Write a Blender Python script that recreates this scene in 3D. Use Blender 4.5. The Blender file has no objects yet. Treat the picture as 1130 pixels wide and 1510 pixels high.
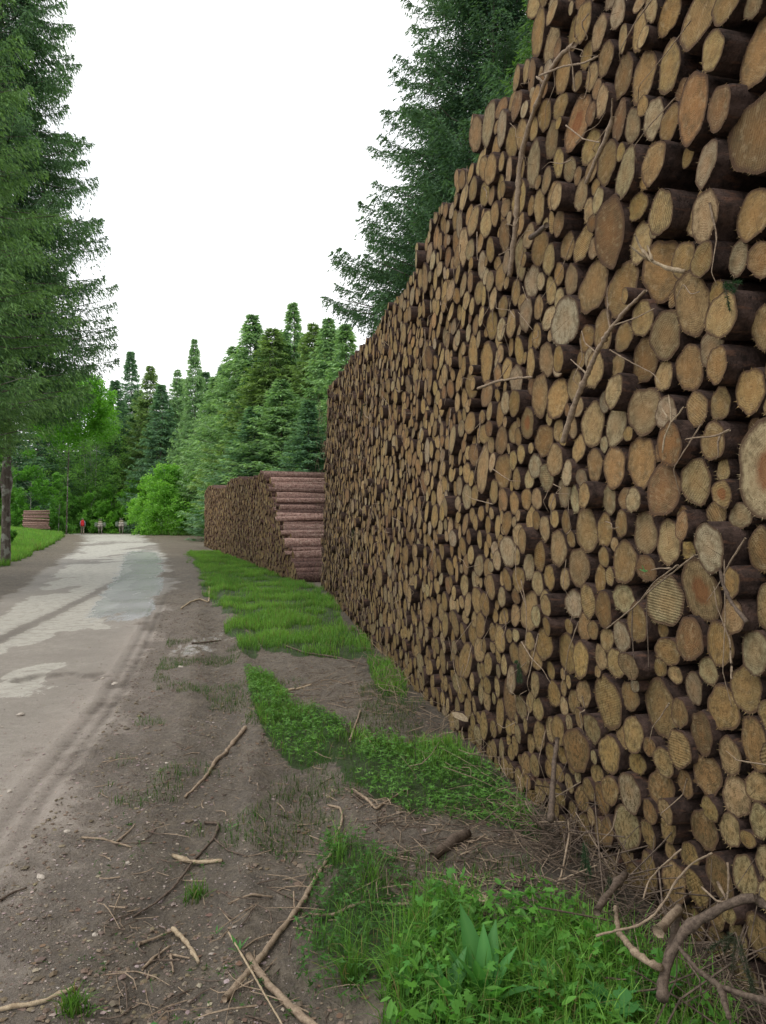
import bpy, bmesh, math, random
import numpy as np
from mathutils import Vector, Matrix
random.seed(7); rng = np.random.default_rng(7)
R = math.radians
scene = bpy.context.scene
COL = scene.collection
F, CX, HY, CAMZ = 1050.0, 565.0, 757.0, 1.6        # focal length, centre column, horizon row, eye height

# ------------------------------------------------------------------ helpers
def hash2(ix, iy, seed):
    n = (ix.astype(np.int64)*374761393 + iy.astype(np.int64)*668265263 + seed*1274126177) & 0x7fffffff
    n = ((n ^ (n >> 13))*1274126177) & 0x7fffffff
    return ((n ^ (n >> 16)) & 0xffff)/65535.0
def vnoise(x, y, seed=0):
    x = np.asarray(x, float); y = np.asarray(y, float)
    ix = np.floor(x); iy = np.floor(y); fx = x-ix; fy = y-iy
    fx = fx*fx*(3-2*fx); fy = fy*fy*(3-2*fy)
    a = hash2(ix, iy, seed); b = hash2(ix+1, iy, seed); c = hash2(ix, iy+1, seed); d = hash2(ix+1, iy+1, seed)
    return a*(1-fx)*(1-fy)+b*fx*(1-fy)+c*(1-fx)*fy+d*fx*fy
def fbm(x, y, seed=0, oct=4):
    s = 0; a = .5; t = 0
    for i in range(oct):
        s = s + a*vnoise(x*2**i+i*17.3, y*2**i-i*9.1, seed+i); t += a; a *= .5
    return s/t
def sstep(a, b, x):
    t = np.clip((np.asarray(x, float)-a)/(b-a), 0, 1); return t*t*(3-2*t)

def mk_mesh(name, V, faces, mats=(), mat_idx=None, attrs=None, smooth=False):
    """faces: list of (k-column int arrays) groups"""
    me = bpy.data.meshes.new(name)
    V = np.asarray(V, np.float32).reshape(-1, 3)
    groups = [np.asarray(f, np.int32) for f in faces if len(f)]
    loops = np.concatenate([g.ravel() for g in groups])
    tot = np.concatenate([np.full(len(g), g.shape[1], np.int32) for g in groups])
    start = np.concatenate([[0], np.cumsum(tot)[:-1]]).astype(np.int32)
    me.vertices.add(len(V)); me.vertices.foreach_set('co', V.ravel())
    me.loops.add(len(loops)); me.loops.foreach_set('vertex_index', loops)
    me.polygons.add(len(tot)); me.polygons.foreach_set('loop_start', start); me.polygons.foreach_set('loop_total', tot)
    if mat_idx is not None: me.polygons.foreach_set('material_index', np.asarray(mat_idx, np.int32))
    if smooth is not False:
        sm = np.ones(len(tot), bool) if smooth is True else np.asarray(smooth, bool)
        me.polygons.foreach_set('use_smooth', sm)
    else:
        me.polygons.foreach_set('use_smooth', np.zeros(len(tot), bool))
    for an, (typ, arr) in (attrs or {}).items():
        at = me.attributes.new(an, typ, 'POINT')
        arr = np.asarray(arr, np.float32)
        at.data.foreach_set({'FLOAT': 'value', 'FLOAT_VECTOR': 'vector', 'FLOAT_COLOR': 'color'}[typ], arr.ravel())
    me.update(calc_edges=True); me.validate()
    for m in mats: me.materials.append(m)
    return me
def link(name, me, parent=None, loc=None):
    o = bpy.data.objects.new(name, me); COL.objects.link(o)
    if parent is not None: o.parent = parent
    if loc is not None: o.location = loc
    return o
def tag(o, label=None, cat=None, group=None, kind=None):
    if label: o['label'] = label
    if cat: o['category'] = cat
    if group: o['group'] = group
    if kind: o['kind'] = kind
    return o
def empty(name, loc, rz=0.0, sc=1.0):
    o = bpy.data.objects.new(name, None); COL.objects.link(o)
    o.location = loc; o.rotation_euler = (0, 0, rz); o.scale = (sc, sc, sc) if not isinstance(sc, tuple) else sc
    o.empty_display_size = .2
    return o

class NT:
    def __init__(s, mat_or_world):
        mat_or_world.use_nodes = True; s.t = mat_or_world.node_tree; s.t.nodes.clear()
    def n(s, typ, props=None, **inp):
        nd = s.t.nodes.new(typ)
        for k, v in (props or {}).items(): setattr(nd, k, v)
        for k, v in inp.items(): s.set(nd, k, v)
        return nd
    def set(s, nd, key, v):
        key = {'F': 'Fac', 'BC': 'Base Color'}.get(key, key)
        if isinstance(key, str) and key[0] == '_': sock = nd.inputs[int(key[1:])]
        else: sock = nd.inputs[key]
        if isinstance(v, bpy.types.NodeSocket): s.t.links.new(v, sock)
        elif isinstance(v, bpy.types.Node): s.t.links.new(v.outputs[0], sock)
        else: sock.default_value = v
    def math(s, op, a, b=0.0, c=0.0, clamp=False):
        return s.n('ShaderNodeMath', {'operation': op, 'use_clamp': clamp}, _0=a, _1=b, _2=c).outputs[0]
    def mix(s, fac, a, b, blend='MIX'):
        nd = s.n('ShaderNodeMix', {'data_type': 'RGBA', 'blend_type': blend})
        s.set(nd, '_0', fac); s.set(nd, '_6', a); s.set(nd, '_7', b); return nd.outputs[2]
    def ramp(s, fac, stops):
        nd = s.n('ShaderNodeValToRGB'); e = nd.color_ramp.elements
        while len(e) < len(stops): e.new(.5)
        for i, (p, c) in enumerate(stops):
            e[i].position = p; e[i].color = c if not isinstance(c, (int, float)) else (c, c, c, 1)
        s.set(nd, '_0', fac); return nd.outputs[0]
    def noise(s, vec, scale, detail=4.0, rough=.55, dist=0.0):
        nd = s.n('ShaderNodeTexNoise', Scale=scale, Detail=detail, Roughness=rough, Distortion=dist)
        s.set(nd, 'Vector', vec); return nd.outputs['Fac']
    def attr(s, name, out='Color'):
        return s.n('ShaderNodeAttribute', {'attribute_name': name}).outputs[out]
    def pos(s): return s.n('ShaderNodeNewGeometry').outputs['Position']
    def scalev(s, v, sc): 
        return s.n('ShaderNodeVectorMath', {'operation': 'MULTIPLY'}, _0=v, _1=sc).outputs[0]
    def out(s, sh):
        o = s.n('ShaderNodeOutputMaterial'); s.set(o, 'Surface', sh)
    def pbsdf(s, col, rough=.8, bump=None, bstr=.3, bdist=.01, spec=.3):
        p = s.n('ShaderNodeBsdfPrincipled'); s.set(p, 'Base Color', col); s.set(p, 'Roughness', rough)
        s.set(p, 'Specular IOR Level', spec)
        if bump is not None:
            b = s.n('ShaderNodeBump', Strength=bstr, Distance=bdist); s.set(b, 'Height', bump); s.set(p, 'Normal', b.outputs[0])
        return p.outputs[0]
def rgba(r, g, b): return (r, g, b, 1.0)
def newmat(name):
    m = bpy.data.materials.new(name); return m, NT(m)

# ------------------------------------------------------------------ materials
def m_cut():
    m, t = newmat('cut_wood')
    uv = t.attr('luv', 'Vector'); tint = t.attr('tint'); rr = t.attr('rr', 'Fac'); kd = t.attr('kd', 'Vector')
    sep = t.n('ShaderNodeSeparateXYZ'); t.set(sep, 0, kd) if False else t.set(sep, '_0', kd)
    saw, heart, seed = sep.outputs[0], sep.outputs[1], sep.outputs[2]
    # the face coordinates are in metres, moved off by the seed so that no two faces repeat
    off = t.n('ShaderNodeCombineXYZ'); t.set(off, '_2', seed)
    v = t.n('ShaderNodeVectorMath', {'operation': 'ADD'}, _0=uv, _1=off.outputs[0]).outputs[0]
    wob = t.noise(v, 14, 3)
    ln = t.n('ShaderNodeVectorMath', {'operation': 'LENGTH'}, _0=uv).outputs['Value']
    rad = t.math('ADD', ln, t.math('MULTIPLY', wob, .045))
    ring = t.math('SINE', t.math('MULTIPLY', rad, 2*math.pi/.0085))
    fine = t.noise(v, 260, 4, .7)
    med = t.noise(v, 42, 4, .62)
    big = t.noise(v, 9, 3)
    # saw grooves across the face
    rot = t.n('ShaderNodeVectorRotate', {'rotation_type': 'Z_AXIS'}); t.set(rot, 'Vector', uv); t.set(rot, 'Angle', seed)
    rs = t.n('ShaderNodeSeparateXYZ'); t.set(rs, '_0', rot.outputs[0])
    groove = t.math('SINE', t.math('ADD', t.math('MULTIPLY', rs.outputs[0], 2*math.pi/.0105), t.math('MULTIPLY', med, 5.0)))
    groove2 = t.noise(t.scalev(rot.outputs[0], (240, 11, 0)), 1, 2)
    c = t.mix(t.ramp(fine, [(.35, 0), (.68, .9)]), tint, t.mix(.5, tint, rgba(.05, .028, .012)))
    c = t.mix(t.ramp(med, [(.40, 0), (.62, .8)]), c, t.mix(.62, tint, rgba(.10, .05, .02)))
    c = t.mix(t.math('MULTIPLY', t.ramp(ring, [(.2, 0), (.95, 1)]), t.ramp(big, [(.3, .08), (.65, .5)])), c, t.mix(.55, tint, rgba(.09, .04, .015)))
    gm = t.math('MULTIPLY', t.math('MULTIPLY', t.ramp(groove, [(.45, 0), (.95, 1)]), saw), .55)
    c = t.mix(gm, c, rgba(.08, .05, .025))
    c = t.mix(t.math('MULTIPLY', t.ramp(groove2, [(.5, 0), (.7, 1)]), .3), c, t.mix(.6, tint, rgba(.5, .42, .25)))
    # a drying crack on some faces
    ck = t.math('MULTIPLY', t.math('GREATER_THAN', t.math('SINE', t.math('MULTIPLY', seed, 7.3)), .25), t.math('LESS_THAN', t.math('ABSOLUTE', t.math('ADD', rs.outputs[1], t.math('MULTIPLY', t.math('SUBTRACT', med, .5), .006))), .0011))
    ck = t.math('MULTIPLY', ck, t.math('MULTIPLY', t.math('GREATER_THAN', rs.outputs[0], -.012), t.math('LESS_THAN', rr, .88)))
    c = t.mix(t.math('MULTIPLY', ck, .85), c, rgba(.02, .012, .008))
    # blotches of grey dirt and dull ochre
    bl = t.noise(v, 20, 4, .7)
    c = t.mix(t.ramp(bl, [(.50, 0), (.62, .6)]), c, rgba(.115, .085, .045))
    c = t.mix(t.ramp(t.noise(v, 33, 3, .6), [(.56, 0), (.66, .28)]), c, rgba(.44, .35, .21))
    # heartwood stain
    hr = t.ramp(t.math('ADD', rr, t.math('MULTIPLY', t.math('SUBTRACT', med, .5), .35)), [(.30, 1), (.50, 0)])
    c = t.mix(t.math('MULTIPLY', hr, heart), c, rgba(.16, .055, .025))
    warm = t.ramp(t.math('ADD', rr, t.math('MULTIPLY', t.math('SUBTRACT', big, .5), .9)), [(.15, .38), (.7, 0)])
    c = t.mix(warm, c, t.mix(.55, tint, rgba(.38, .17, .05)))
    # grime plus occlusion shade painted in towards the ground, and a grey-brown bark rim
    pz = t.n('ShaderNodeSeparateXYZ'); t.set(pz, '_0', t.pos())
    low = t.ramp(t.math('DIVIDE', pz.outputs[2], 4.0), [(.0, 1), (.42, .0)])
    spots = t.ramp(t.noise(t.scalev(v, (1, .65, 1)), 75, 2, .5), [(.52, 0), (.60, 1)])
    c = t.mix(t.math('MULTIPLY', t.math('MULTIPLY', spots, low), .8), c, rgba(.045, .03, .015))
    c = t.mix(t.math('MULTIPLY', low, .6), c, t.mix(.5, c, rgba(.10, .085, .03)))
    spots2 = t.ramp(t.noise(v, 120, 2, .5), [(.62, 0), (.68, .5)])
    c = t.mix(spots2, c, rgba(.07, .04, .02))
    edge = t.ramp(t.math('ADD', rr, t.math('MULTIPLY', t.math('SUBTRACT', med, .5), .14)), [(.82, 0), (.95, .9)])
    c = t.mix(edge, c, rgba(.085, .05, .032))
    h = t.math('ADD', t.math('ADD', t.math('MULTIPLY', fine, .7), t.math('MULTIPLY', ring, .10)), t.math('ADD', t.math('MULTIPLY', groove, t.math('MULTIPLY', saw, .35)), med))
    t.out(t.pbsdf(c, .9, h, .75, .005, .15)); return m
def m_bark(name, a, b, d):
    m, t = newmat(name)
    lv = t.attr('luv', 'Vector'); ti = t.attr('tint')
    n1 = t.noise(lv, 22, 5, .65); n2 = t.noise(lv, 90, 4, .7); n3 = t.noise(t.scalev(lv, (1, .25, 1)), 40, 3)
    c = t.mix(t.ramp(n1, [(.35, 0), (.62, 1)]), a, b)
    c = t.mix(t.ramp(n3, [(.56, 0), (.66, .8)]), c, d)
    c = t.mix(t.ramp(n2, [(.5, 0), (.75, .7)]), c, rgba(.03, .018, .014))
    c = t.mix(1.0, c, ti, 'MULTIPLY')
    t.out(t.pbsdf(c, .88, t.math('ADD', n1, t.math('MULTIPLY', n2, .7)), .9, .012, .2)); return m
def m_stick(name, a, b):
    m, t = newmat(name)
    tc = t.pos(); n1 = t.noise(tc, 60, 5, .7); n2 = t.noise(tc, 260, 3, .6)
    c = t.mix(t.ramp(n1, [(.38, 0), (.62, 1)]), a, b); c = t.mix(t.ramp(n2, [(.55, 0), (.7, .6)]), c, rgba(.05, .035, .025))
    t.out(t.pbsdf(c, .85, t.math('ADD', n1, n2), .6, .004, .2)); return m
def m_leaf(name, attrname='tint', transl=.35, rough=.6, var=None):
    m, t = newmat(name)
    c = t.attr(attrname)
    n = t.noise(t.pos(), 1.1 if var is None else var, 3)
    c = t.mix(t.ramp(n, [(.3, .0), (.7, .6)]), c, t.mix(1.0, c, rgba(.55, .66, .6), 'MULTIPLY'))
    p = t.pbsdf(c, rough, spec=.25)
    tr = t.n('ShaderNodeBsdfTranslucent'); t.set(tr, 'Color', t.mix(1.0, c, rgba(1.25, 1.35, .6), 'MULTIPLY'))
    mx = t.n('ShaderNodeMixShader'); t.set(mx, '_0', transl); t.set(mx, '_1', p); t.set(mx, '_2', tr.outputs[0])
    t.out(mx.outputs[0]); return m
def m_plain(name, col, rough=.8, var=.25, scale=30, spec=.3):
    m, t = newmat(name)
    n = t.noise(t.n('ShaderNodeTexCoord').outputs['Object'], scale, 4)
    c = t.mix(n, tuple(x*(1-var) for x in col[:3])+(1,), tuple(min(1, x*(1+var)) for x in col[:3])+(1,))
    t.out(t.pbsdf(c, rough, n, .3, .01, spec)); return m
def m_trunk(name, a, b, lich):
    m, t = newmat(name)
    p = t.pos(); n = t.noise(t.scalev(p, (1, 1, .35)), 14, 5, .7); n2 = t.noise(p, 4.5, 4)
    c = t.mix(t.ramp(n, [(.35, 0), (.65, 1)]), a, b); c = t.mix(t.ramp(n2, [(.52, 0), (.6, .8)]), c, lich)
    t.out(t.pbsdf(c, .9, n, 1.0, .03, .15)); return m
def m_ground():
    m, t = newmat('ground_surface')
    p = t.pos(); sep = t.n('ShaderNodeSeparateColor'); t.set(sep, '_0', t.attr('mask'))
    road, grass, wet = sep.outputs[0], sep.outputs[1], sep.outputs[2]
    sep2 = t.n('ShaderNodeSeparateColor'); t.set(sep2, '_0', t.attr('mask2'))
    pale, gravel, dark = sep2.outputs[0], sep2.outputs[1], sep2.outputs[2]
    nL = t.noise(p, .9, 4); nM = t.noise(p, 7, 5, .62); nF = t.noise(p, 48, 5, .7); nG = t.noise(p, 230, 3, .7)
    vor = t.n('ShaderNodeTexVoronoi', Scale=95.0); t.set(vor, 'Vector', p)
    vor2 = t.n('ShaderNodeTexVoronoi', {'feature': 'DISTANCE_TO_EDGE'}, Scale=5.5); t.set(vor2, 'Vector', t.n('ShaderNodeVectorMath', {'operation': 'ADD'}, _0=p, _1=t.scalev(t.n('ShaderNodeTexNoise', Scale=3.0, Detail=5.0).outputs[1], (.5, .5, .0))).outputs[0])
    mud = t.mix(t.ramp(nM, [(.32, 0), (.68, 1)]), rgba(.082, .066, .042), rgba(.26, .212, .142))
    mud = t.mix(t.ramp(nF, [(.42, 0), (.72, .75)]), mud, rgba(.37, .31, .225))
    mud = t.mix(t.ramp(nG, [(.60, 0), (.78, .55)]), mud, rgba(.45, .385, .30))
    nC = t.noise(p, 17, 6, .75); nD = t.noise(t.scalev(p, (1, .7, 1)), 95, 4, .8)
    mud = t.mix(t.ramp(nC, [(.40, .55), (.53, 0)]), mud, rgba(.04, .032, .022))
    mud = t.mix(t.ramp(nD, [(.36, .6), (.50, 0)]), mud, rgba(.05, .038, .026))
    mud = t.mix(t.ramp(nL, [(.4, 0), (.65, .5)]), mud, t.mix(1.0, mud, rgba(.62, .60, .55), 'MULTIPLY'))
    film = t.mix(t.ramp(nM, [(.3, 0), (.7, 1)]), rgba(.17, .155, .125), rgba(.30, .275, .23))
    film = t.mix(t.ramp(nL, [(.42, 0), (.62, .65)]), film, rgba(.105, .092, .072))
    film = t.mix(t.ramp(nD, [(.36, .6), (.50, 0)]), film, rgba(.10, .085, .065))
    film = t.mix(t.ramp(nC, [(.42, .5), (.56, 0)]), film, rgba(.12, .105, .085))
    film = t.mix(t.ramp(nG, [(.45, 0), (.75, .6)]), film, rgba(.44, .39, .32))
    asph = t.mix(t.ramp(nF, [(.35, 0), (.7, 1)]), rgba(.40, .385, .32), rgba(.56, .54, .46))
    asph = t.mix(t.ramp(nG, [(.5, 0), (.7, .35)]), asph, rgba(.16, .15, .13))
    crack = t.ramp(vor2.outputs['Distance'], [(.0, .7), (.012, 0)])
    asph = t.mix(t.ramp(nM, [(.35, .5), (.6, 0)]), asph, rgba(.24, .225, .19))
    asph = t.mix(crack, asph, rgba(.10, .085, .07))
    nP = t.noise(t.scalev(p, (1, .6, 1)), 2.6, 8, .72)
    pm = t.ramp(t.math('ADD', pale, t.math('ADD', t.math('MULTIPLY', t.math('SUBTRACT', nP, .5), 2.4), t.math('MULTIPLY', t.math('SUBTRACT', nF, .5), .3))), [(.47, 0), (.53, 1)])
    pm = t.math('MULTIPLY', pm, t.ramp(nM, [(.30, .55), (.5, 1)]))
    rd = t.mix(pm, film, asph)
    rm = t.ramp(t.math('ADD', road, t.math('MULTIPLY', t.math('SUBTRACT', nM, .5), .6)), [(.35, 0), (.65, 1)])
    c = t.mix(rm, mud, rd)
    gcol = t.mix(vor.outputs['Color'], rgba(.18, .13, .11), rgba(.36, .31, .27))
    gm = t.math('MULTIPLY', gravel, t.ramp(t.math('ADD', nG, t.math('MULTIPLY', nF, .6)), [(.66, 0), (.86, .85)]))
    c = t.mix(gm, c, gcol)
    c = t.mix(t.math('MULTIPLY', gravel, .45), c, rgba(.31, .262, .215))
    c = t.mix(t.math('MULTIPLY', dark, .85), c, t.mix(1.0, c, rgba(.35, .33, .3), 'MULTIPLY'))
    gr = t.mix(t.ramp(nF, [(.3, 0), (.7, 1)]), rgba(.03, .045, .012), rgba(.055, .12, .02))
    c = t.mix(t.ramp(t.math('ADD', grass, t.math('MULTIPLY', t.math('SUBTRACT', nF, .5), .5)), [(.3, 0), (.7, .92)]), c, gr)
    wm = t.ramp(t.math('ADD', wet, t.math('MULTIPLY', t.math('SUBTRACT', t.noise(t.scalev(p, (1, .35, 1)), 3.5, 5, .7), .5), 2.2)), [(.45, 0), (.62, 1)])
    c = t.mix(t.math('MULTIPLY', wm, .55), c, t.mix(rm, t.mix(1.0, c, rgba(.5, .5, .5), 'MULTIPLY'), rgba(.25, .26, .275)))  # wet road: pale sky reflection painted into the colour; wet mud only darkened
    rough = t.mix(wm, t.mix(rm, rgba(.74, .74, .74), rgba(.62, .62, .62)), rgba(.26, .26, .26))
    h = t.math('ADD', t.math('MULTIPLY', nM, .8), t.math('ADD', t.math('MULTIPLY', nF, .9), t.math('ADD', t.math('MULTIPLY', nG, .30), t.math('MULTIPLY', nC, 1.0))))
    bs = t.math('SUBTRACT', 1.0, t.math('MULTIPLY', t.math('MAXIMUM', wm, t.math('MULTIPLY', rm, .72)), .95))
    pb = t.n('ShaderNodeBsdfPrincipled'); t.set(pb, 'Base Color', c); t.set(pb, 'Roughness', rough); t.set(pb, 'Specular IOR Level', .45)
    b = t.n('ShaderNodeBump', Distance=.045); t.set(b, 'Strength', bs); t.set(b, 'Height', h); t.set(pb, 'Normal', b.outputs[0])
    t.out(pb.outputs[0]); return m

M_CUT = m_cut()
M_BARK = m_bark('spruce_bark', rgba(.024, .016, .013), rgba(.078, .050, .040), rgba(.11, .058, .038))
M_BARK_RED = m_bark('red_spruce_bark', rgba(.14, .078, .06), rgba(.44, .275, .225), rgba(.60, .46, .37))
M_STICK = m_stick('weathered_branch', rgba(.22, .16, .11), rgba(.35, .27, .19))
M_STICK_D = m_stick('dark_branch', rgba(.075, .055, .042), rgba(.16, .12, .09))
M_STICK_P = m_stick('peeled_branch', rgba(.30, .225, .145), rgba(.46, .37, .25))
M_NEEDLE = m_leaf('spruce_needles', transl=.33, rough=.65, var=.8)
M_LEAF = m_leaf('broad_leaves', transl=.48, rough=.5, var=.7)
M_GRASS = m_leaf('grass_blades', transl=.40, rough=.5, var=3.0)
M_TRUNK = m_trunk('spruce_trunk', rgba(.07, .055, .045), rgba(.17, .14, .12), rgba(.32, .32, .28))
M_PALE_TRUNK = m_trunk('pale_trunk', rgba(.25, .24, .21), rgba(.42, .41, .37), rgba(.12, .12, .10))
M_GROUND = m_ground()
M_STONE = m_plain('limestone', rgba(.42, .37, .31), .8, .35, 60)

# ------------------------------------------------------------------ terrain
RY = np.array([-6, 0, 2.3, 4, 8, 13.1, 19.1, 35, 48, 60, 82, 100, 140.])
RL = np.array([-4.9, -4.9, -4.95, -5.0, -5.4, -7.0, -9.2, -14.9, -20.2, -26, -36.5, -45, -64.])
RRY = np.array([-6, 0, 2.3, 3.8, 5.2, 6.9, 8.7, 12.6, 18.1, 24.7, 36.5, 46.7, 60, 80, 100, 140.])
RRX = np.array([-1.5, -1.55, -1.65, -1.82, -2.1, -2.47, -2.9, -3.88, -5.4, -7.5, -11.6, -15.6, -20, -27.5, -36, -55.])
def road_l(y): return np.interp(y, RY, RL)
def road_r(y): return np.interp(y, RRY, RRX)
def zlow(x, y):
    x = np.asarray(x, float); y = np.asarray(y, float)
    z = -.76*sstep(50, 82, y)
    dl = road_l(y)-x
    z = z + .42*sstep(.8, 6, dl)*sstep(6, 20, y) + .9*sstep(8, 40, dl)
    dr = x-road_r(y)
    z = z + .5*sstep(12, 60, dr) - .05*sstep(14, 18, y)*sstep(.5, 2, dr)*(1-sstep(40, 50, y))
    return z
def gpt(px, py): 
    Y = CAMZ*F/(py-HY); return ((px-CX)/F*Y, Y)
TRK = [gpt(230, 900), gpt(202, 961), gpt(162, 1033), gpt(61, 1163), gpt(0, 1251)]
TRK = sorted([(y, x) for x, y in TRK]); TRY = np.array([0]+[a for a, b in TRK]+[16, 22]); TRX = np.array([-1.45]+[b for a, b in TRK]+[-4.85, -6.6])
RUT = sorted([(gpt(0, 945)[1], gpt(0, 945)[0]), (gpt(130, 880)[1], gpt(130, 880)[0]), (gpt(230, 828)[1], gpt(230, 828)[0])])
# grass areas: outlines on the ground
GP = [
 [(276, 812), (330, 812), (400, 838), (472, 868), (520, 920), (560, 968), (500, 975), (430, 962), (385, 950), (335, 905), (306, 880), (300, 850)],
 [(318, 918), (345, 915), (378, 950), (365, 968), (335, 955)],
 [(535, 968), (575, 965), (612, 1015), (600, 1035), (560, 1012)],
 [(356, 985), (395, 985), (430, 1030), (480, 1052), (520, 1075), (600, 1095), (660, 1090), (720, 1135), (760, 1170), (800, 1205), (790, 1235), (700, 1200), (620, 1190), (540, 1165), (500, 1130), (425, 1115), (375, 1065), (357, 1020)],
 [(482, 1235), (540, 1255), (600, 1330), (640, 1325), (720, 1345), (800, 1352), (880, 1395), (960, 1430), (1010, 1470), (1060, 1520), (1080, 1700), (560, 1700), (590, 1520), (575, 1440), (500, 1420), (455, 1395), (470, 1330), (495, 1290)],
]
GPW = [np.array([gpt(*p) for p in poly]) for poly in GP]
GRASS_W = [1.0, .9, .9, 1.0, .95]
def inpoly(x, y, P):
    ins = np.zeros(np.shape(x), bool); n = len(P)
    for i in range(n):
        x1, y1 = P[i]; x2, y2 = P[(i+1) % n]
        c = ((y1 > y) != (y2 > y)) & (x < (x2-x1)*(y-y1)/(y2-y1+1e-12)+x1)
        ins ^= c
    return ins
def grassmask(x, y):
    sc = np.clip(y/14, .12, .8)
    wx = x+(fbm(x/sc*1.6, y/sc*1.6, 11)-.5)*sc*.9; wy = y+(fbm(x/sc*1.6+50, y/sc*1.6, 12)-.5)*sc*1.4
    g = np.zeros(np.shape(x))
    for P, w in zip(GPW, GRASS_W): g = np.maximum(g, inpoly(wx, wy, P)*w)
    left = sstep(1.0, 1.9, road_l(y)-x+(fbm(x, y, 5)-.5)*1.0)*sstep(5, 11, y)
    g = np.maximum(g, left)
    far = sstep(.5, 2.5, (x-road_r(y))+(fbm(x, y, 6)-.5)*2)*sstep(48, 56, y+(fbm(x, y, 8)-.5)*6)
    g = np.maximum(g, far)
    return g
def gz(x, y):
    """full ground height with mud relief"""
    x = np.asarray(x, float); y = np.asarray(y, float)
    z = zlow(x, y)
    near = 1-sstep(14, 30, y)
    onroad = sstep(-.2, .25, x-road_l(y))*sstep(-.3, .25, road_r(y)-x)
    rough = (1-.85*onroad)
    z = z + near*rough*((fbm(x*2.1, y*2.1, 21, 3)-.5)*.075 + (fbm(x*9, y*9, 22, 4)-.5)*.05)
    z = z + onroad*(fbm(x*.8, y*.8, 23, 2)-.5)*.05*near
    tx = np.interp(y, TRY, TRX)
    d = x-tx
    band = np.exp(-((np.abs(d)-.06)/.03)**2)
    lug = (np.abs(np.sin((y+np.abs(d)*.5)*math.pi/.075)) > .5)*1.0
    z = z - near*(band*.020 - band*lug*.014*(np.abs(d) < .12)) + near*.012*np.exp(-((np.abs(d)-.15)/.03)**2)
    # wide lorry ruts in the shoulder
    for k, o in ((0, .95), (1, 1.5)):
        dd = x-tx-o-.15*(fbm(y*.6, y*0, 31+k)-.5)
        z = z - near*.030*np.exp(-(dd/.16)**2) + near*.016*np.exp(-((np.abs(dd)-.27)/.07)**2)
    px, py = gpt(88, 999)
    q = ((x-px)/.42)**2+((y-py)/.30)**2+(fbm(x*6, y*6, 41)-.5)*1.2
    z = z - .05*(1-sstep(.5, 1.1, q))
    return z
def axis_steps(a0, a1, st, lo, hi, g):
    c = list(np.arange(a0, a1, st)); s = st; v = c[-1]
    while v < hi: s *= g; v += s; c.append(v)
    s = st; v = c[0]; pre = []
    while v > lo: s *= g; v -= s; pre.append(v)
    return np.array(pre[::-1]+c)
gx = axis_steps(-4.6, 2.0, .03, -420, 420, 1.06)
gy = axis_steps(2.0, 8.5, .028, -60, 520, 1.025)
XX, YY = np.meshgrid(gx, gy)
ZZ = gz(XX, YY)
ZZ = ZZ + .3*(fbm(XX/30, YY/30, 3)-.5)*sstep(60, 140, np.hypot(XX, YY))
_sw = np.interp(YY, [2, 6, 11], [1.1, .8, .4])
onr = sstep(-.25, .3, XX-road_l(YY)+(fbm(XX, YY, 51)-.5)*.8)*sstep(-_sw, _sw, road_r(YY)-XX+(fbm(XX*1.5, YY*1.5, 52)-.5)*1.0)
gm_ = grassmask(XX, YY)
forest = sstep(2.5, 3.5, XX-np.interp(YY, [0, 15, 36, 60], [1.8, -1.2, -9, -10]))*(1-sstep(48, 55, YY))
gm_ = np.maximum(gm_, forest*.35)
frac = (XX-road_l(YY))/(road_r(YY)-road_l(YY))
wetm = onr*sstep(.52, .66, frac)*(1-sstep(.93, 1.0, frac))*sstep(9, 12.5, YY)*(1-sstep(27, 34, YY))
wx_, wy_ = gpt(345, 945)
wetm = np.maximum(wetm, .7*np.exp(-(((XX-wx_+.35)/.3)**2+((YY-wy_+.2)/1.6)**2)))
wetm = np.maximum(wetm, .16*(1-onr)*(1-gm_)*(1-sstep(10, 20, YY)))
pale = onr*sstep(.08, .2, frac)*(1-sstep(.60, .80, frac+.25*(fbm(XX*.7, YY*.5, 71)-.5)))*sstep(5.0, 6.6, YY+2.2*(fbm(XX*1.2, YY*1.2, 72)-.5))
pale = pale*sstep(.36, .52, fbm(XX*1.0+3, YY*.42, 73)+.11) 
pale = np.where(YY > 25, onr*.75*sstep(.3, .5, fbm(XX*.8, YY*.15, 75)), pale)
rutx = np.interp(YY, [a for a, b in RUT], [b for a, b in RUT])
rutd = np.exp(-((XX-rutx)/.13)**2)*sstep(7, 9, YY)*(1-sstep(22, 28, YY))
pale = pale*(1-.9*rutd)
gravel = np.exp(-((XX-road_r(YY)-.05)/.62)**2)*(.5+.8*fbm(XX*2, YY*2, 81))*(1-sstep(9, 16, YY))
gravel = np.maximum(gravel, .35*(1-gm_)*(1-sstep(12, 30, YY)))
pd = (1-sstep(.5, 1.1, ((XX-gpt(88, 999)[0])/.42)**2+((YY-gpt(88, 999)[1])/.30)**2+(fbm(XX*6, YY*6, 41)-.5)*1.2))
trx = np.interp(YY, TRY, TRX)
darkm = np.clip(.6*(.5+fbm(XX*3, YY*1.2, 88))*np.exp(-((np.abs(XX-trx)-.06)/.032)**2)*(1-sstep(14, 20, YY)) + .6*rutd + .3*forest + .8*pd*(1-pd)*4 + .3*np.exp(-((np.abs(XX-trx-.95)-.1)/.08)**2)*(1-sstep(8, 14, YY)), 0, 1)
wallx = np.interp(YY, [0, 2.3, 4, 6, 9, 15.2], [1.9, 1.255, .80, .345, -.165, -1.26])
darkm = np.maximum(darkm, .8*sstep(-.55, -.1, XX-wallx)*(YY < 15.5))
ny, nx = XX.shape
V = np.stack([XX, YY, ZZ], -1).reshape(-1, 3)
I = np.arange(ny*nx).reshape(ny, nx)
Q = np.stack([I[:-1, :-1], I[:-1, 1:], I[1:, 1:], I[1:, :-1]], -1).reshape(-1, 4)
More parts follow.
